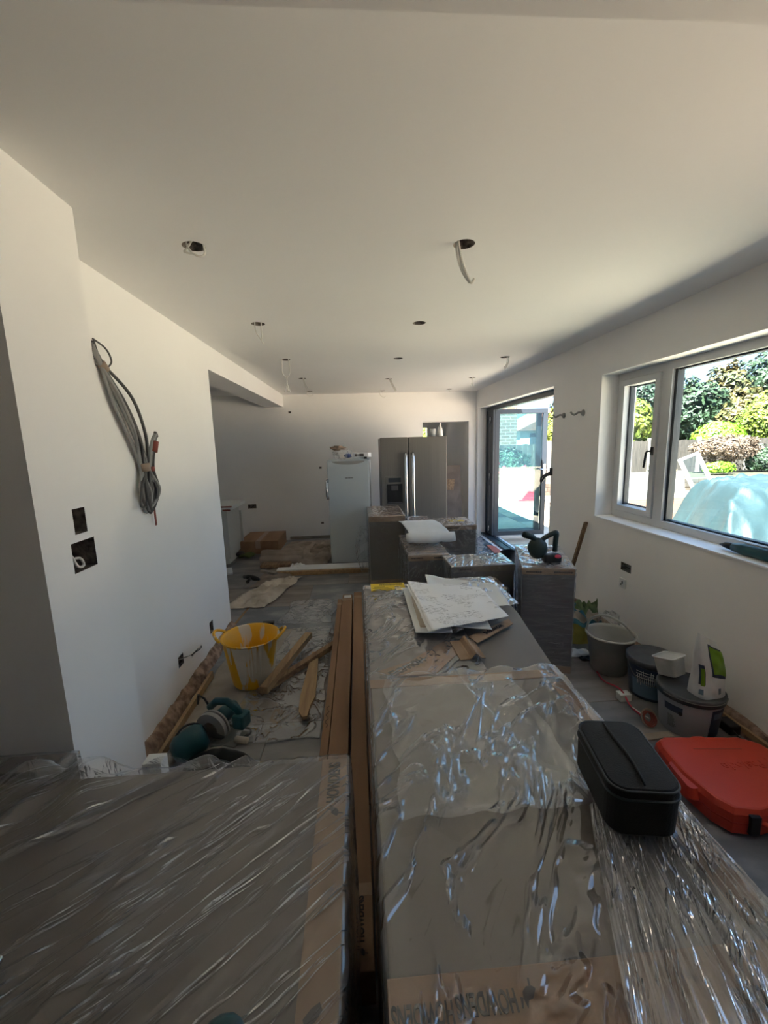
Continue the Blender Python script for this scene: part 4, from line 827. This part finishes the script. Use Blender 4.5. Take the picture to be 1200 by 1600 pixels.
t1 = paint(1.77, 2.27, .25, .115, .137, 'dark blue paint tub with white lettering lines, between bucket and plaster bag tub', 'navy', [(PI*1.02, PI*1.75, .02, .13, 'tealabel', 'lower_label')], 1)
mb = MB()
r = random.Random(4)
for k in range(16):
    a = PI*1.12+k*.075; rr0 = .115+.022*.8; z0 = .10+.02*r.random(); z1 = .16+.04*r.random()
    c_, s_ = math.cos(a)*(rr0+.0015), math.sin(a)*(rr0+.0015); mb.tube([(c_, s_, z0), (c_*1.02, s_*1.02, z1)], .002, 4)
for z in (.15, .17, .185): mb.tube([(math.cos(PI*1.1+i*.1)*.137, math.sin(PI*1.1+i*.1)*.137, z) for i in range(8)], .0018, 4)
mb.build('printed_lettering', 'white', t1, True)
MB().tube([(.138*math.cos(a), .138*math.sin(a), .235-.12*math.sin((a-PI*.85)/(.9*PI)*PI)) for a in [PI*.85+.9*PI*i/20 for i in range(21)]], .0022, 5).build('wire_handle', 'galv', t1, True)
t2 = paint(1.76, 1.965, .235, .13, .150, 'light grey paint tub carrying the plaster bag, nearest the orange case', 'tubgrey', [(PI*1.02, PI*1.22, .13, .17, 'navy', 'upper_label'), (PI*1.50, PI*1.72, .015, .185, 'navy', 'side_label'), (PI*1.53, PI*1.66, .13, .165, 'tealabel', 'small_label')], 2)
mb = MB(); 
def onr(a, z, r0=.13, r1=.150, zt=.2): r_ = r0+(r1-r0)*z/zt+.002; return (r_*math.cos(a), r_*math.sin(a), z)
mb.add([onr(PI*1.2+.035*math.cos(i*PI/8)*2, .135+.012*math.sin(i*PI/8)) for i in range(16)], [tuple(range(16))]); mb.build('round_emblem', 'ink', t2, True)
mb = MB(); r = random.Random(9)
for k in range(9):
    z = .04+k*.008; a = PI*1.06+.01*r.random(); mb.tube([onr(a+i*.035, z) for i in range(7+int(4*r.random()))], .0012, 4)
mb.build('printed_lettering', 'inkgrey', t2, True)
MB().tube([(.16*math.cos(a), .16*math.sin(a), .222) for a in [PI*1.02+.75*PI*i/20 for i in range(21)]], .0024, 5).build('wire_handle', 'galv', t2, True)
t = thing('food_container', (1.70, 2.09, .237), 'translucent white plastic container stuck on edge between the paint tub lids', 'container')
bx = Matrix.Translation((1.725, 2.06, .255)) @ Matrix.Rotation(.35, 4, 'Z') @ Matrix.Rotation(-.25, 4, 'X')
M['clearwhite'] = mat('translucent_white_plastic', 'b9bab5', .3, 'a3a49f', 12, bump=.3, bscale=20)
mb = MB(); loft(mb, [(rr(.052, .05, .015), 0), (rr(.058, .056, .016), .09), (rr(.062, .06, .016), .095), (rr(.062, .06, .016), .10), (rr(.05, .048, .015), .098)]); mb.v = [tuple(bx @ Vector(v)) for v in mb.v]; mb.build('container_body', 'clearwhite', t)
o_ = MB(); o_.tube([tuple(bx @ Vector((x, y, .1))) for x, y in rr(.062, .06, .016)], .003, 5, True); o_.build('rim', 'white', t)
t = thing('plaster_bag', (1.80, 1.91, .228), 'open white and green filler bag standing on the light grey tub', 'bag', rz=.12)
def bagp(u, v):
    a = u*2*PI; w = 1-.12*v-.45*max(0, v-.72)**1*2; d = .058*(1-.75*v**1.3); hx_ = .078*w
    q = (abs(math.cos(a))**4+abs(math.sin(a))**4)**-.25
    x = hx_*math.cos(a)*q; y = d*math.sin(a)*q; k = .008*noise.noise(Vector((x*30, y*30, v*7)))*(v > .02)
    top = 1+.10*math.cos(a+PI)*max(0, v-.6)/.4
    return (x+k-.03*max(0, v-.45)*2, y+k, v*.315*top)
MB().grid(bagp, 48, 24).build('bag_body', 'paper', t, True)
def patch(u0, u1, v0, v1, m_, nm, slant=0, o_=.0022):
    def fn(u, v):
        vv = v0+(v1-v0)*v+slant*(u-.5); x, y, z = bagp((u0+(u1-u0)*u) % 1, vv); l = math.hypot(x, y) or 1; return (x*(1+o_/l), y*(1+o_/l), z)
    MB().grid(fn, 14, 14).build(nm, m_, t, True)
M['lgreen'] = mat('bright_green_print', '6f9a1f', .5, '5f8a1c', 5)
patch(.70, .90, .33, .86, 'navy', 'blue_border', -.08, .0018); patch(.72, .89, .38, .83, 'lgreen', 'green_panel', -.08, .003)
patch(.56, .635, .24, .58, 'navy', 'blue_border', 0, .0018); patch(.59, .63, .22, .52, 'lgreen', 'green_panel', 0, .003)
patch(.57, .62, .08, .16, 'tealabel', 'printed_square'); patch(.77, .80, .08, .17, 'tealabel', 'printed_square')
MB().blob((0, 0, .001), (.07, .052, .004), 2, .1, 2).build('bag_base', 'paper', t, True)
# sack, clear bags, rags
t = thing('plaster_sack', (1.72, 3.02, 0), 'yellow green and blue plaster sack slumped against the wall behind the bucket', 'sack')
def sack(u, v):
    a = u*2*PI; q = (abs(math.cos(a))**3+abs(math.sin(a))**3)**(-1/3); w = (.15-.05*v)*(1+.12*noise.noise(Vector((u*4, v*3, 1)))); d = .10*(1-.75*v)
    return (1.72+w*math.cos(a)*q+.04*v+.05*v*noise.noise(Vector((u*3, v*3, 8))), 3.02+d*math.sin(a)*q+.02*noise.noise(Vector((math.cos(a)*2, v*6, 4))), .29*v+.09*noise.noise(Vector((math.cos(a)*2.2, math.sin(a)*2, 2)))*v)
def sackp(v0, v1, m_, nm, u0=0, u1=1): MB().grid(lambda u, v: sack(u0+(u1-u0)*u, v0+(v1-v0)*v), 40, 10).build(nm, m_, t)
M['olive'] = mat('olive_yellow_paper', '8a8436', .7, '767233', 5, bump=.3, bscale=20); M['sgreen'] = mat('pale_green_paper', '7d8f5a', .7, '5f7a55', 4, bump=.3, bscale=20); M['sblue'] = mat('teal_blue_paper', '3c6f80', .7)
sackp(0, .45, 'olive', 'yellow_bottom'); sackp(.45, .56, 'sblue', 'blue_band'); sackp(.56, .78, 'cream', 'cream_panel'); sackp(.78, 1.0, 'sgreen', 'green_top')
MB().grid(lambda u, v: (1.64+.16*u, 2.96+.05*v+.02*math.sin(u*9), .25+.05*v-.10*u+.02*math.sin(u*6)), 10, 4).build('torn_flap', 'sblue', t)
t = thing('clear_bag', (1.87, 2.90, 0), 'crumpled clear plastic bag between the plaster sack and the bucket', 'bag')
MB().blob((1.88, 2.90, .13), (.09, .08, .13), 3, .6, 3, seed=2).blob((1.80, 2.80, .05), (.10, .07, .05), 3, .6, 3, seed=7).build('bag_film', 'film_floor', t)
crumple('white_rag', ((1.50, 2.72), (1.66, 2.70), (1.66, 2.80), (1.52, 2.82)), .03, 'paper', 'white crumpled rag on the floor left of the bucket', 'rag', n=20, seed=4, fr=14)
crumple('black_rag', ((1.54, 2.66), (1.68, 2.66), (1.68, 2.71), (1.54, 2.71)), .02, 'black', 'black rag on the floor beside the white one', 'rag', n=16, seed=6, fr=14)
t = thing('line_reel', (1.553, 1.985, 0), 'round red and white string reel lying in front of the paint tubs', 'reel')
MB().tube([(1.553+.042*math.cos(i*PI/12), 1.985+.04*math.sin(i*PI/12)*.6, .045+.038*math.sin(i*PI/12)) for i in range(24)], .004, 6, True).build('reel_ring', 'tape', t)
mb = MB()
for k in range(4): mb.tube([(1.553+(.034-.004*k)*math.cos(i*PI/10+k), 1.985+.008*k-.012+.02*math.sin(i*PI/10+k), .045+(.03-.003*k)*math.sin(i*PI/10+k)) for i in range(20)], .004, 5, True)
mb.build('wound_string', 'redwire', t)
t = thing('string_line', (1.58, 2.3, 0), 'thin red cord trailing along the floor past the bucket', 'cord')
MB().tube(spl([(1.60, 2.60, .006), (1.555, 2.42, .008), (1.56, 2.25, .05), (1.56, 2.15, .008), (1.565, 2.06, .006)], 8), .005, 6).build('cord', 'redp', t)
MB().tube(spl([(1.56, 2.13, .01), (1.575, 2.06, .01), (1.565, 2.0, .03)], 6), .0035, 6).build('cord_end', 'cable_white', t)
o = B(1.53, 1.60, 2.195, 2.245, 0, .045, b=.003).build('white_block', 'white'); tag(o, 'small white block on the floor beside the red cord', 'block')
t = thing('charger', (1.93, 1.90, 0), 'small black charger block between light grey tub and wall', 'charger'); MB().box(1.915, 1.975, 1.86, 1.95, 0, .05, b=.006).build('charger_body', 'black', t); MB().tube(spl([(1.93, 1.86, .03), (1.94, 1.82, .01), (1.95, 1.76, .006), (1.97, 1.7, .006)], 6), .004, 6).build('lead', 'black', t)
plank('timber_batten', (1.36, 1.885), (1.62, 1.90), .045, .008, 'concrete', 'flat grey strip on the floor behind the orange case', cat='strip')
plank('skirting_strip', (2.0, .9), (1.99, 2.15), .022, .045, 'timber2', 'pale timber strip lying along the foot of the right wall', cat='strip')
# ------------------------------------------------------------------ orange tool case
t = thing('orange_tool_case', (1.62, 1.53, 0), 'bright orange plastic tool case lying flat on the floor', 'tool case', rz=-.10)
def oc(k, dz=0):   # outline of the case, metres, centred
    P = [(-.235, .19), (-.20, .215), (-.06, .215), (-.05, .225), (.0, .225), (.01, .215), (.18, .215), (.25, .17), (.27, .10), (.27, -.12), (.24, -.16), (.10, -.17), (.02, -.20), (-.07, -.225), (-.17, -.215), (-.215, -.16), (-.25, -.02), (-.25, .14)]
    return [(x*k, y*k) for x, y in P]
mb = MB(); loft(mb, [(oc(.93), 0), (oc(.985), .012), (oc(1), .055), (oc(1), .058)]); mb.build('case_base', 'orange', t, True)
mb = MB(); loft(mb, [(oc(.995), .060), (oc(1.0), .064), (oc(.985), .095), (oc(.93), .115), (oc(.90), .118)]); lid = mb.build('case_lid', 'orange', t, True)
mb = MB(); mb.box(-.10, .12, .118, .122, .1178, .1186); mb.build('moulded_line', 'redwire', t, True)
mb = MB(); loft(mb, [([(x-.235, y-.02) for x, y in rr(.035, .09, .03)], .06), ([(x-.238, y-.02) for x, y in rr(.022, .075, .02)], .104)]); mb.build('side_swell', 'orange', t, True)
text('embossed_lettering', 'Paslode', .062, (.05, .02, .118), (0, 0, PI+.08), 'orange', t, .0022, 1.0, .0008, local=True)
mb = MB(); mb.prism([(.175, .03), (.205, .03), (.22, .06), (.195, .085), (.17, .06)], .117, .1202).build('embossed_emblem', 'orange', t, True)
MB().tube(spl([(-.06, -.215, .062), (-.03, -.245, .062), (.06, -.235, .062), (.12, -.205, .062), (.12, -.17, .062)], 5), .011, 8).build('handle', 'orange', t, True)
MB().box(-.115, -.075, -.232, -.20, .02, .10, b=.004).build('latch', 'black', t, True)
MB().box(.02, .10, -.20, -.165, .075, .112, b=.004).build('label_recess', 'redwire', t, True); MB().box(.035, .09, -.2025, -.2005, .082, .105).build('label', 'cable_white', t, True)
# thin film and dark items at the photo's lower edge
t = thing('dark_pouch', (-.42, .44, BZ+.02), 'black item with a teal edge at the bottom of the left cabinet', 'pouch')
MB().blob((-.34, .455, BZ+.03), (.085, .024, .02), 3, .15, 2).build('pouch', 'black', t); MB().blob((-.215, .468, BZ+.035), (.03, .02, .02), 2, .1, 2).build('teal_edge', 'teal', t)
t = thing('foil_ball', (-.655, .565, BZ+.025), 'small crumpled ball of silvery film at the left picture edge', 'film ball'); MB().blob((-.632, .580, BZ+.03), (.026, .02, .018), 3, .5, 4).build('crumpled_film', 'chrome', t)
# loose film and cardboard by the door
crumple('floor_film', ((1.32, 4.9), (2.0, 4.9), (2.0, 6.9), (1.45, 6.9)), .02, 'film_floor', 'shiny film lying on the floor inside the folding door', 'film', seed=31, fr=4, n=50, thick=.0004)
o = MB().prism([(1.86, 5.4), (1.98, 5.3), (2.0, 5.9), (1.90, 6.0)], .025, .028).build('red_leaflet', mat('salmon_paper', 'b5604a', .6)); tag(o, 'salmon coloured leaflet on the floor by the door threshold', 'leaflet')
t = thing('black_folding_case', (1.78, 4.7, 0), 'small black folded bag standing behind the low wide wrapped cabinet', 'bag'); MB().grid(lambda u, v: (1.66+.22*u, 4.70+.10*math.sin(v*PI)+.02*math.sin(u*7), .30*v*(1-.15*abs(u-.5))), 10, 8).build('bag', 'blackcloth', t)
solid(t.children[0], .01)
# ------------------------------------------------------------------ outside
struct(B(XE, 40, -12, 40, -.5, -.10).build('ground', 'patio'))
struct(B(-6, XE, 9.7, 40, -.5, -.10).build('ground_back', 'patio'))
# patio slabs that can be told apart
pat = D.objects['ground']
for i in range(9):
    for j in range(14):
        x0, y0 = 2.36+i*.9, 3.4+j*.6+0*(i % 2)
        if x0 > 9.6: continue
        B(x0, x0+.89, y0, y0+.59, -.10, -.085+random.uniform(-.002, .002), b=.004).build('slab', 'patio' if (i+j) % 3 else 'concrete', pat)
# retaining wall with courses of blocks
rw = thing('garden_wall', (11, 12.2, -.1), 'low buff stone retaining wall in front of the fence', 'wall')
for k in range(3):
    for i in range(38):
        x0 = 3.6+i*.45+(.22 if k % 2 else 0); dd = random.uniform(0, .02)
        B(x0, x0+.435, 12.0-dd, 12.3, -.1+k*.125, .018+k*.125, b=.006).build('stone', 'blocks' if random.random() < .7 else 'fence', rw)
B(3.5, 21, 12.04, 12.32, -.1, .26).build('mortar', 'fence', rw)
struct(B(3.5, 30, 12.3, 40, -.1, .20).build('raised_bed', mat('soil', '352d23', .95, '2c331b', 1.5)))
# fence panels and posts
fn_ = thing('garden_fence', (12, 15, .2), 'weathered close boarded timber fence with concrete posts', 'fence')
for i in range(11):
    x0 = 3.2+i*1.92
    B(x0-.06, x0+.06, 14.95, 15.06, .0, 1.50, b=.008).build('post', 'concrete', fn_)
    mb = MB()
    for k in range(17):
        a = x0+.07+k*.1055; mb.box(a, a+.10, 14.99+.012*(k % 2), 15.01+.012*(k % 2), .1, 1.40+random.uniform(-.015, .015))
    mb.box(x0+.06, x0+1.86, 15.03, 15.07, .3, .38).box(x0+.06, x0+1.86, 15.03, 15.07, 1.1, 1.18)
    mb.build('fence_panel', 'fence', fn_, stuff=True)
# leaves
def crown(name, c, r, n, size, m, label, cat='tree', trunk=True, group=None, seed=0, amp=.35, fr=1.2, z0=.1, flat=.55, solidcore=True, cone=False):
    rnd = random.Random(seed); t = thing(name, (c[0], c[1], z0), label, cat, group=group); vs = []; fs = []
    for k in range(n):
        while True:
            d = Vector((rnd.gauss(0, 1), rnd.gauss(0, 1), rnd.gauss(0, 1))).normalized()
            if d.y < .35 or rnd.random() < .25: break
        q = 1+amp*noise.noise(d*fr*2+Vector((seed, 0, 0)))+amp*.6*noise.noise(d*fr*5+Vector((seed, 3, 0))); rad = q*(1-.28*rnd.random()**2)
        if cone: hw = (1-max(0, d.z))**.5; d2 = Vector((d.x*(.45+.55*hw), d.y*(.45+.55*hw), d.z)); d = d2
        p = Vector((c[0]+d.x*r[0]*rad, c[1]+d.y*r[1]*rad, max(z0+.1, c[2]+d.z*r[2]*rad)))
        nrm = (d+Vector((rnd.uniform(-1, 1), rnd.uniform(-1, 1), rnd.uniform(-1, 1)))*flat).normalized(); a = nrm.orthogonal().normalized(); b = nrm.cross(a); an = rnd.random()*6.28
        a, b = a*math.cos(an)+b*math.sin(an), b*math.cos(an)-a*math.sin(an); s = size*rnd.uniform(.6, 1.3)
        i = len(vs); vs += [p-a*s, p-b*s*.55+nrm*s*.15, p+a*s, p+b*s*.55+nrm*s*.15]; fs.append((i, i+1, i+2, i+3))
    mb = MB(); mb.add(vs, fs)
    if solidcore: mb.blob(c, (r[0]*.72, r[1]*.72, r[2]*.72), 3, amp, fr, seed=seed)
    mb.build('foliage', m, t)
    if trunk: MB().tube([(c[0], c[1], z0-.05), (c[0]+.05, c[1], c[2]*.6), (c[0], c[1], c[2])], [.14*min(1, r[0]), .1*min(1, r[0]), .05], 8).build('trunk', 'bark', t)
    return t
gt = 'trees and shrubs beyond the fence'
crown('golden_conifer', (18.3, 17, 1.8), (1.9, 1.4, 1.75), 5200, .10, 'lime', 'big rounded golden conifer beyond the fence at the right', 'shrub', seed=1, amp=.10, flat=.35, group=gt)
crown('golden_conifer', (11.0, 16.8, 1.9), (1.15, 1.2, 1.3), 3200, .10, 'lime', 'golden conifer seen through the opening casement', 'shrub', seed=2, amp=.12, flat=.35, group=gt)
crown('golden_conifer', (8.2, 16.5, 1.7), (.75, .9, 1.1), 1800, .09, 'lime', 'narrow lime conifer seen beside the folding door leaf', 'shrub', seed=3, amp=.12, flat=.35, group=gt)
crown('clipped_hedge', (15.0, 16.6, 1.35), (1.05, .8, .75), 2200, .07, 'lgreen', 'small clipped dome hedge between the conifers', 'shrub', seed=4, amp=.06, flat=.3, group=gt)
crown('garden_tree', (15.2, 22.5, 2.8), (2.0, 1.8, 2.0), 4200, .15, 'leafd', 'dark green tree behind the casement conifer', seed=5, group=gt)
crown('garden_tree', (18.0, 22, 2.5), (1.9, 1.6, 1.9), 4200, .15, 'leaf', 'bushy mid green tree right of the window mullion', seed=6, group=gt)
crown('garden_tree', (20.4, 22.5, 3.0), (1.5, 1.6, 2.3), 4200, .15, 'leafo', 'tall orange tinged tree in the middle of the big pane', seed=7, group=gt, cone=True)
crown('garden_tree', (19.6, 20, 1.9), (1.5, 1.2, 1.4), 2600, .13, 'leafo', 'lower orange and green bush in front of the tall tinged tree', seed=8, group=gt)
crown('garden_tree', (24.2, 23, 3.4), (2.6, 2, 2.9), 5200, .16, 'leaf', 'tallest green tree at the right edge of the window', seed=9, group=gt)
crown('garden_tree', (12.2, 22, 2.4), (1.8, 1.5, 2.0), 3400, .15, 'leafd', 'dark green tree partly hidden by the window frame', seed=10, group=gt)
crown('garden_tree', (22.3, 21.5, 1.9), (1.8, 1.2, 1.6), 3000, .15, 'leafd', 'dark green shrub mass behind the golden conifer', seed=14, group=gt)
crown('dry_bush', (13.3, 14.3, 1.08), (1.2, .45, .42), 5200, .045, 'dry', 'dry pinkish brown bush hanging over the fence', 'shrub', seed=11, amp=.4, solidcore=False, z0=.2, flat=1)
crown('green_bush', (14.8, 14.2, .55), (.8, .4, .55), 1800, .06, 'leaf', 'green climber growing up the fence right of the dry bush', 'shrub', seed=12, z0=.2, trunk=False, solidcore=False)
crown('green_bush', (10.9, 14.4, .55), (.35, .3, .5), 900, .06, 'leaf', 'young green climber on the fence behind the white board', 'shrub', seed=13, z0=.2, trunk=False, solidcore=False)
crown('green_bush', (12.4, 13.6, .42), (.5, .3, .22), 900, .05, 'lgreen', 'low bright green plants on the bed behind the old window frame', 'shrub', seed=15, z0=.2, trunk=False, solidcore=False)
crown('green_bush', (2.05, 11.8, .9), (.7, .4, 1.15), 1600, .06, 'lgreen', 'green bush just visible through the small far window above the steel fridge', 'shrub', seed=18, z0=-.1, trunk=False)
crown('flowering_bush', (4.75, 12.9, .72), (.75, .4, .55), 2600, .05, 'leaf', 'leafy flowering bush seen through the door glass', 'shrub', seed=16, z0=.2, trunk=False, solidcore=False)
t = [o for o in D.objects if o.name.startswith('flowering_bush')][0]
mb = MB(); r = random.Random(6)
for k in range(26): mb.blob((4.35+r.gauss(.35, .28), 12.45+r.uniform(-.04, .05), .62+r.gauss(0, .14)), (.05, .04, .045), 1, .2, 3, seed=k)
mb.build('flowers', 'redcloth', t, stuff=True)
# neighbouring brick house beyond the fence
h = thing('neighbour_house', (5.5, 21, .1), 'brown brick neighbouring house beyond the fence, seen past the door', 'house')
bm_ = D.materials.new('far_brickwork'); bm_.use_nodes = True; tt = bm_.node_tree; p = tt.nodes['Principled BSDF']; p.inputs['Roughness'].default_value = .85
bt = N(tt, 'ShaderNodeTexBrick', Scale=1.0); bt.inputs['Brick Width'].default_value = .45; bt.inputs['Row Height'].default_value = .15; bt.inputs['Mortar Size'].default_value = .015
bt.inputs['Color1'].default_value = lin('6f5545'); bt.inputs['Color2'].default_value = lin('5c4438'); bt.inputs['Mortar'].default_value = lin('8a8074')
tcn = N(tt, 'ShaderNodeTexCoord'); mp = N(tt, 'ShaderNodeMapping', Rotation=(PI/2, 0, 0)); tt.links.new(tcn.outputs['Object'], mp.inputs[0]); tt.links.new(mp.outputs[0], bt.inputs['Vector']); tt.links.new(bt.outputs[0], p.inputs['Base Color'])
B(2.6, 7.75, 20, 26, .1, 5.6).build('wall', bm_, h)
MB().prism([(2.4, 5.5), (7.95, 5.5), (7.95, 5.62), (5.2, 7.6), (2.4, 5.62)], -26.2, -19.8, Matrix(((1, 0, 0, 0), (0, 0, -1, 0), (0, 1, 0, 0), (0, 0, 0, 1)))).build('roof', 'rooftile', h)
h = thing('far_house', (9.3, 30, .1), 'distant white house with a red tiled roof, seen through the door glass', 'house')
B(11.9, 18.5, 30, 36, .1, 2.3).build('wall', 'render', h)
MB().prism([(11.6, 2.2), (18.8, 2.2), (15.2, 3.9)], -36.2, -29.8, Matrix(((1, 0, 0, 0), (0, 0, -1, 0), (0, 1, 0, 0), (0, 0, 0, 1)))).build('roof', 'rooftile', h)
B(12.6, 13.6, 29.97, 30.02, 1.2, 2.0).build('window', 'gasket', h); B(15.2, 16.2, 29.97, 30.02, 1.2, 2.0).build('window', 'gasket', h)
# tarpaulin heap
t = thing('tarpaulin_heap', (6.4, 5.7, -.1), 'large teal tarpaulin draped over a heap of materials outside the window', 'tarpaulin')
def heap(u, v):
    y = 3.6+v*3.3; x0 = 3.3+2.1*v; x = x0+u*5.2
    e = min((x-x0)/.5, (x0+5.2-x)/.9, (y-3.6)/1.0, (6.9-y)/.6, 1); e = max(e, 0); e = e*e*(3-2*e)*.35+e*.65
    z = -.07+.92*e*(1+.05*noise.noise(Vector((x*.9, y*.9, 0))))
    sl = 1-abs(2*e-1)
    z += .15*(.3+.7*sl)*(rid(Vector((x*1.3, y*1.1, 3)), 2)-.35)+.09*rid(Vector((x*2.6, y*2.2, 8)), 3)+.03*noise.noise(Vector((x*9, y*9, 1)))
    return (x+.08*noise.noise(Vector((x*2, y*2, 5))), y+.1*noise.noise(Vector((x*2, y*2, 7))), max(z, -.085))
MB().grid(heap, 150, 120).build('tarpaulin', 'tarp', t)
MB().tube([(6.0, 4.55, .55), (6.15, 4.0, .12), (6.3, 3.7, .0)], .025, 8).build('weighting_pole', 'cable', t)
dk = thing('timber_decking', (6.8, 8.8, -.085), 'orange brown timber decking boards on the patio beyond the tarpaulin', 'decking')
M['deck'] = mat('orange_deck_board', '5e422c', .8, '4c3422', 3, (1, 8, 1))
for k in range(22):
    B(4.9, 9.6, 7.15+k*.148, 7.15+k*.148+.138, -.084, -.060+random.uniform(-.002, .002)).build('deck_board', 'deck', dk)
# old window frame leaning behind the heap
t = thing('old_window_frame', (6.55, 7.75, -.1), 'old white window frame leaning behind the teal tarpaulin', 'window frame')
Mx = Matrix.Translation((6.62, 7.65, -.08)) @ Matrix.Rotation(-.25, 4, 'X') @ Matrix.Rotation(.0, 4, 'Z'); sh = Matrix(((1, 0, -.32, 0), (0, 1, 0, 0), (0, 0, 1, 0), (0, 0, 0, 1)))
Mx = Matrix.Translation((6.72, 7.45, -.08)) @ Matrix.Rotation(-.28, 4, 'X') @ Matrix.Rotation(-.34, 4, 'Y')
MB().box(0, .05, 0, .06, 0, 1.32, M4=Mx, b=.006).box(.40, .45, 0, .06, 0, 1.32, M4=Mx, b=.006).box(0, .45, 0, .06, 0, .05, M4=Mx, b=.006).box(0, .45, 0, .06, 1.27, 1.32, M4=Mx, b=.006).build('frame', 'pvc', t)
B(.05, .40, .025, .031, .05, 1.27, M4=Mx).build('pane', 'glass', t)
plank('old_frame_rail', (8.6, 6.6), (8.3, 7.8), .06, .05, 'pvc', 'loose white frame rail leaning at the right end of the tarpaulin heap', .62, 1.05, cat='frame')
t = thing('white_board', (8.1, 11.0, -.1), 'white board with dark stains leaning beyond the patio', 'board')
Mx = Matrix.Translation((7.3, 10.9, -.085)) @ Matrix.Rotation(-.2, 4, 'X')
m = mat('stained_white_board', '7c7872', .7, '54504a', 5, thr=(.62, .66), detail=3)
B(0, 1.75, 0, .02, 0, .70, M4=Mx).build('board', m, t)
plank('timber_rail', (7.2, 10.4), (9.6, 10.4), .12, .05, 'timber2', 'orange timber rail lying along the patio edge', -.085, -.085, cat='timber')
plank('timber_batten', (9.0, 11.4), (9.5, 11.9), .08, .04, 'timber2', 'pale timber leaning on the garden wall beside the white board', -.08, .55)
t = thing('red_parasol', (4.75, 11.2, -.1), 'folded red and white parasol leaning near the garden wall', 'parasol')
MB().tube([(4.88, 11.2, -.085), (4.80, 11.25, .3), (4.70, 11.35, .6), (4.62, 11.4, .85)], [.03, .08, .09, .05], 10).build('folded_canopy', mat('faded_red', '8f5450', .7, '8a2c34', 4, thr=(.45, .55)), t)
t = thing('red_crate', (4.6, 11.1, -.1), 'red plastic crate on the patio by the garden wall', 'crate')
mb = MB()
for k in range(4): mb.box(4.35, 4.75, 10.95, 10.96, -.08+k*.07, -.03+k*.07).box(4.35, 4.75, 11.25, 11.26, -.08+k*.07, -.03+k*.07).box(4.35, 4.36, 10.95, 11.26, -.08+k*.07, -.03+k*.07).box(4.74, 4.75, 10.95, 11.26, -.08+k*.07, -.03+k*.07)
mb.box(4.35, 4.75, 10.95, 11.26, -.085, -.07).build('crate_sides', 'redcloth', t)
MB().box(4.34, 4.37, 10.94, 10.97, -.085, .2).box(4.73, 4.76, 10.94, 10.97, -.085, .2).box(4.34, 4.76, 10.94, 10.97, .17, .2).build('crate_rim', 'redcloth', t)
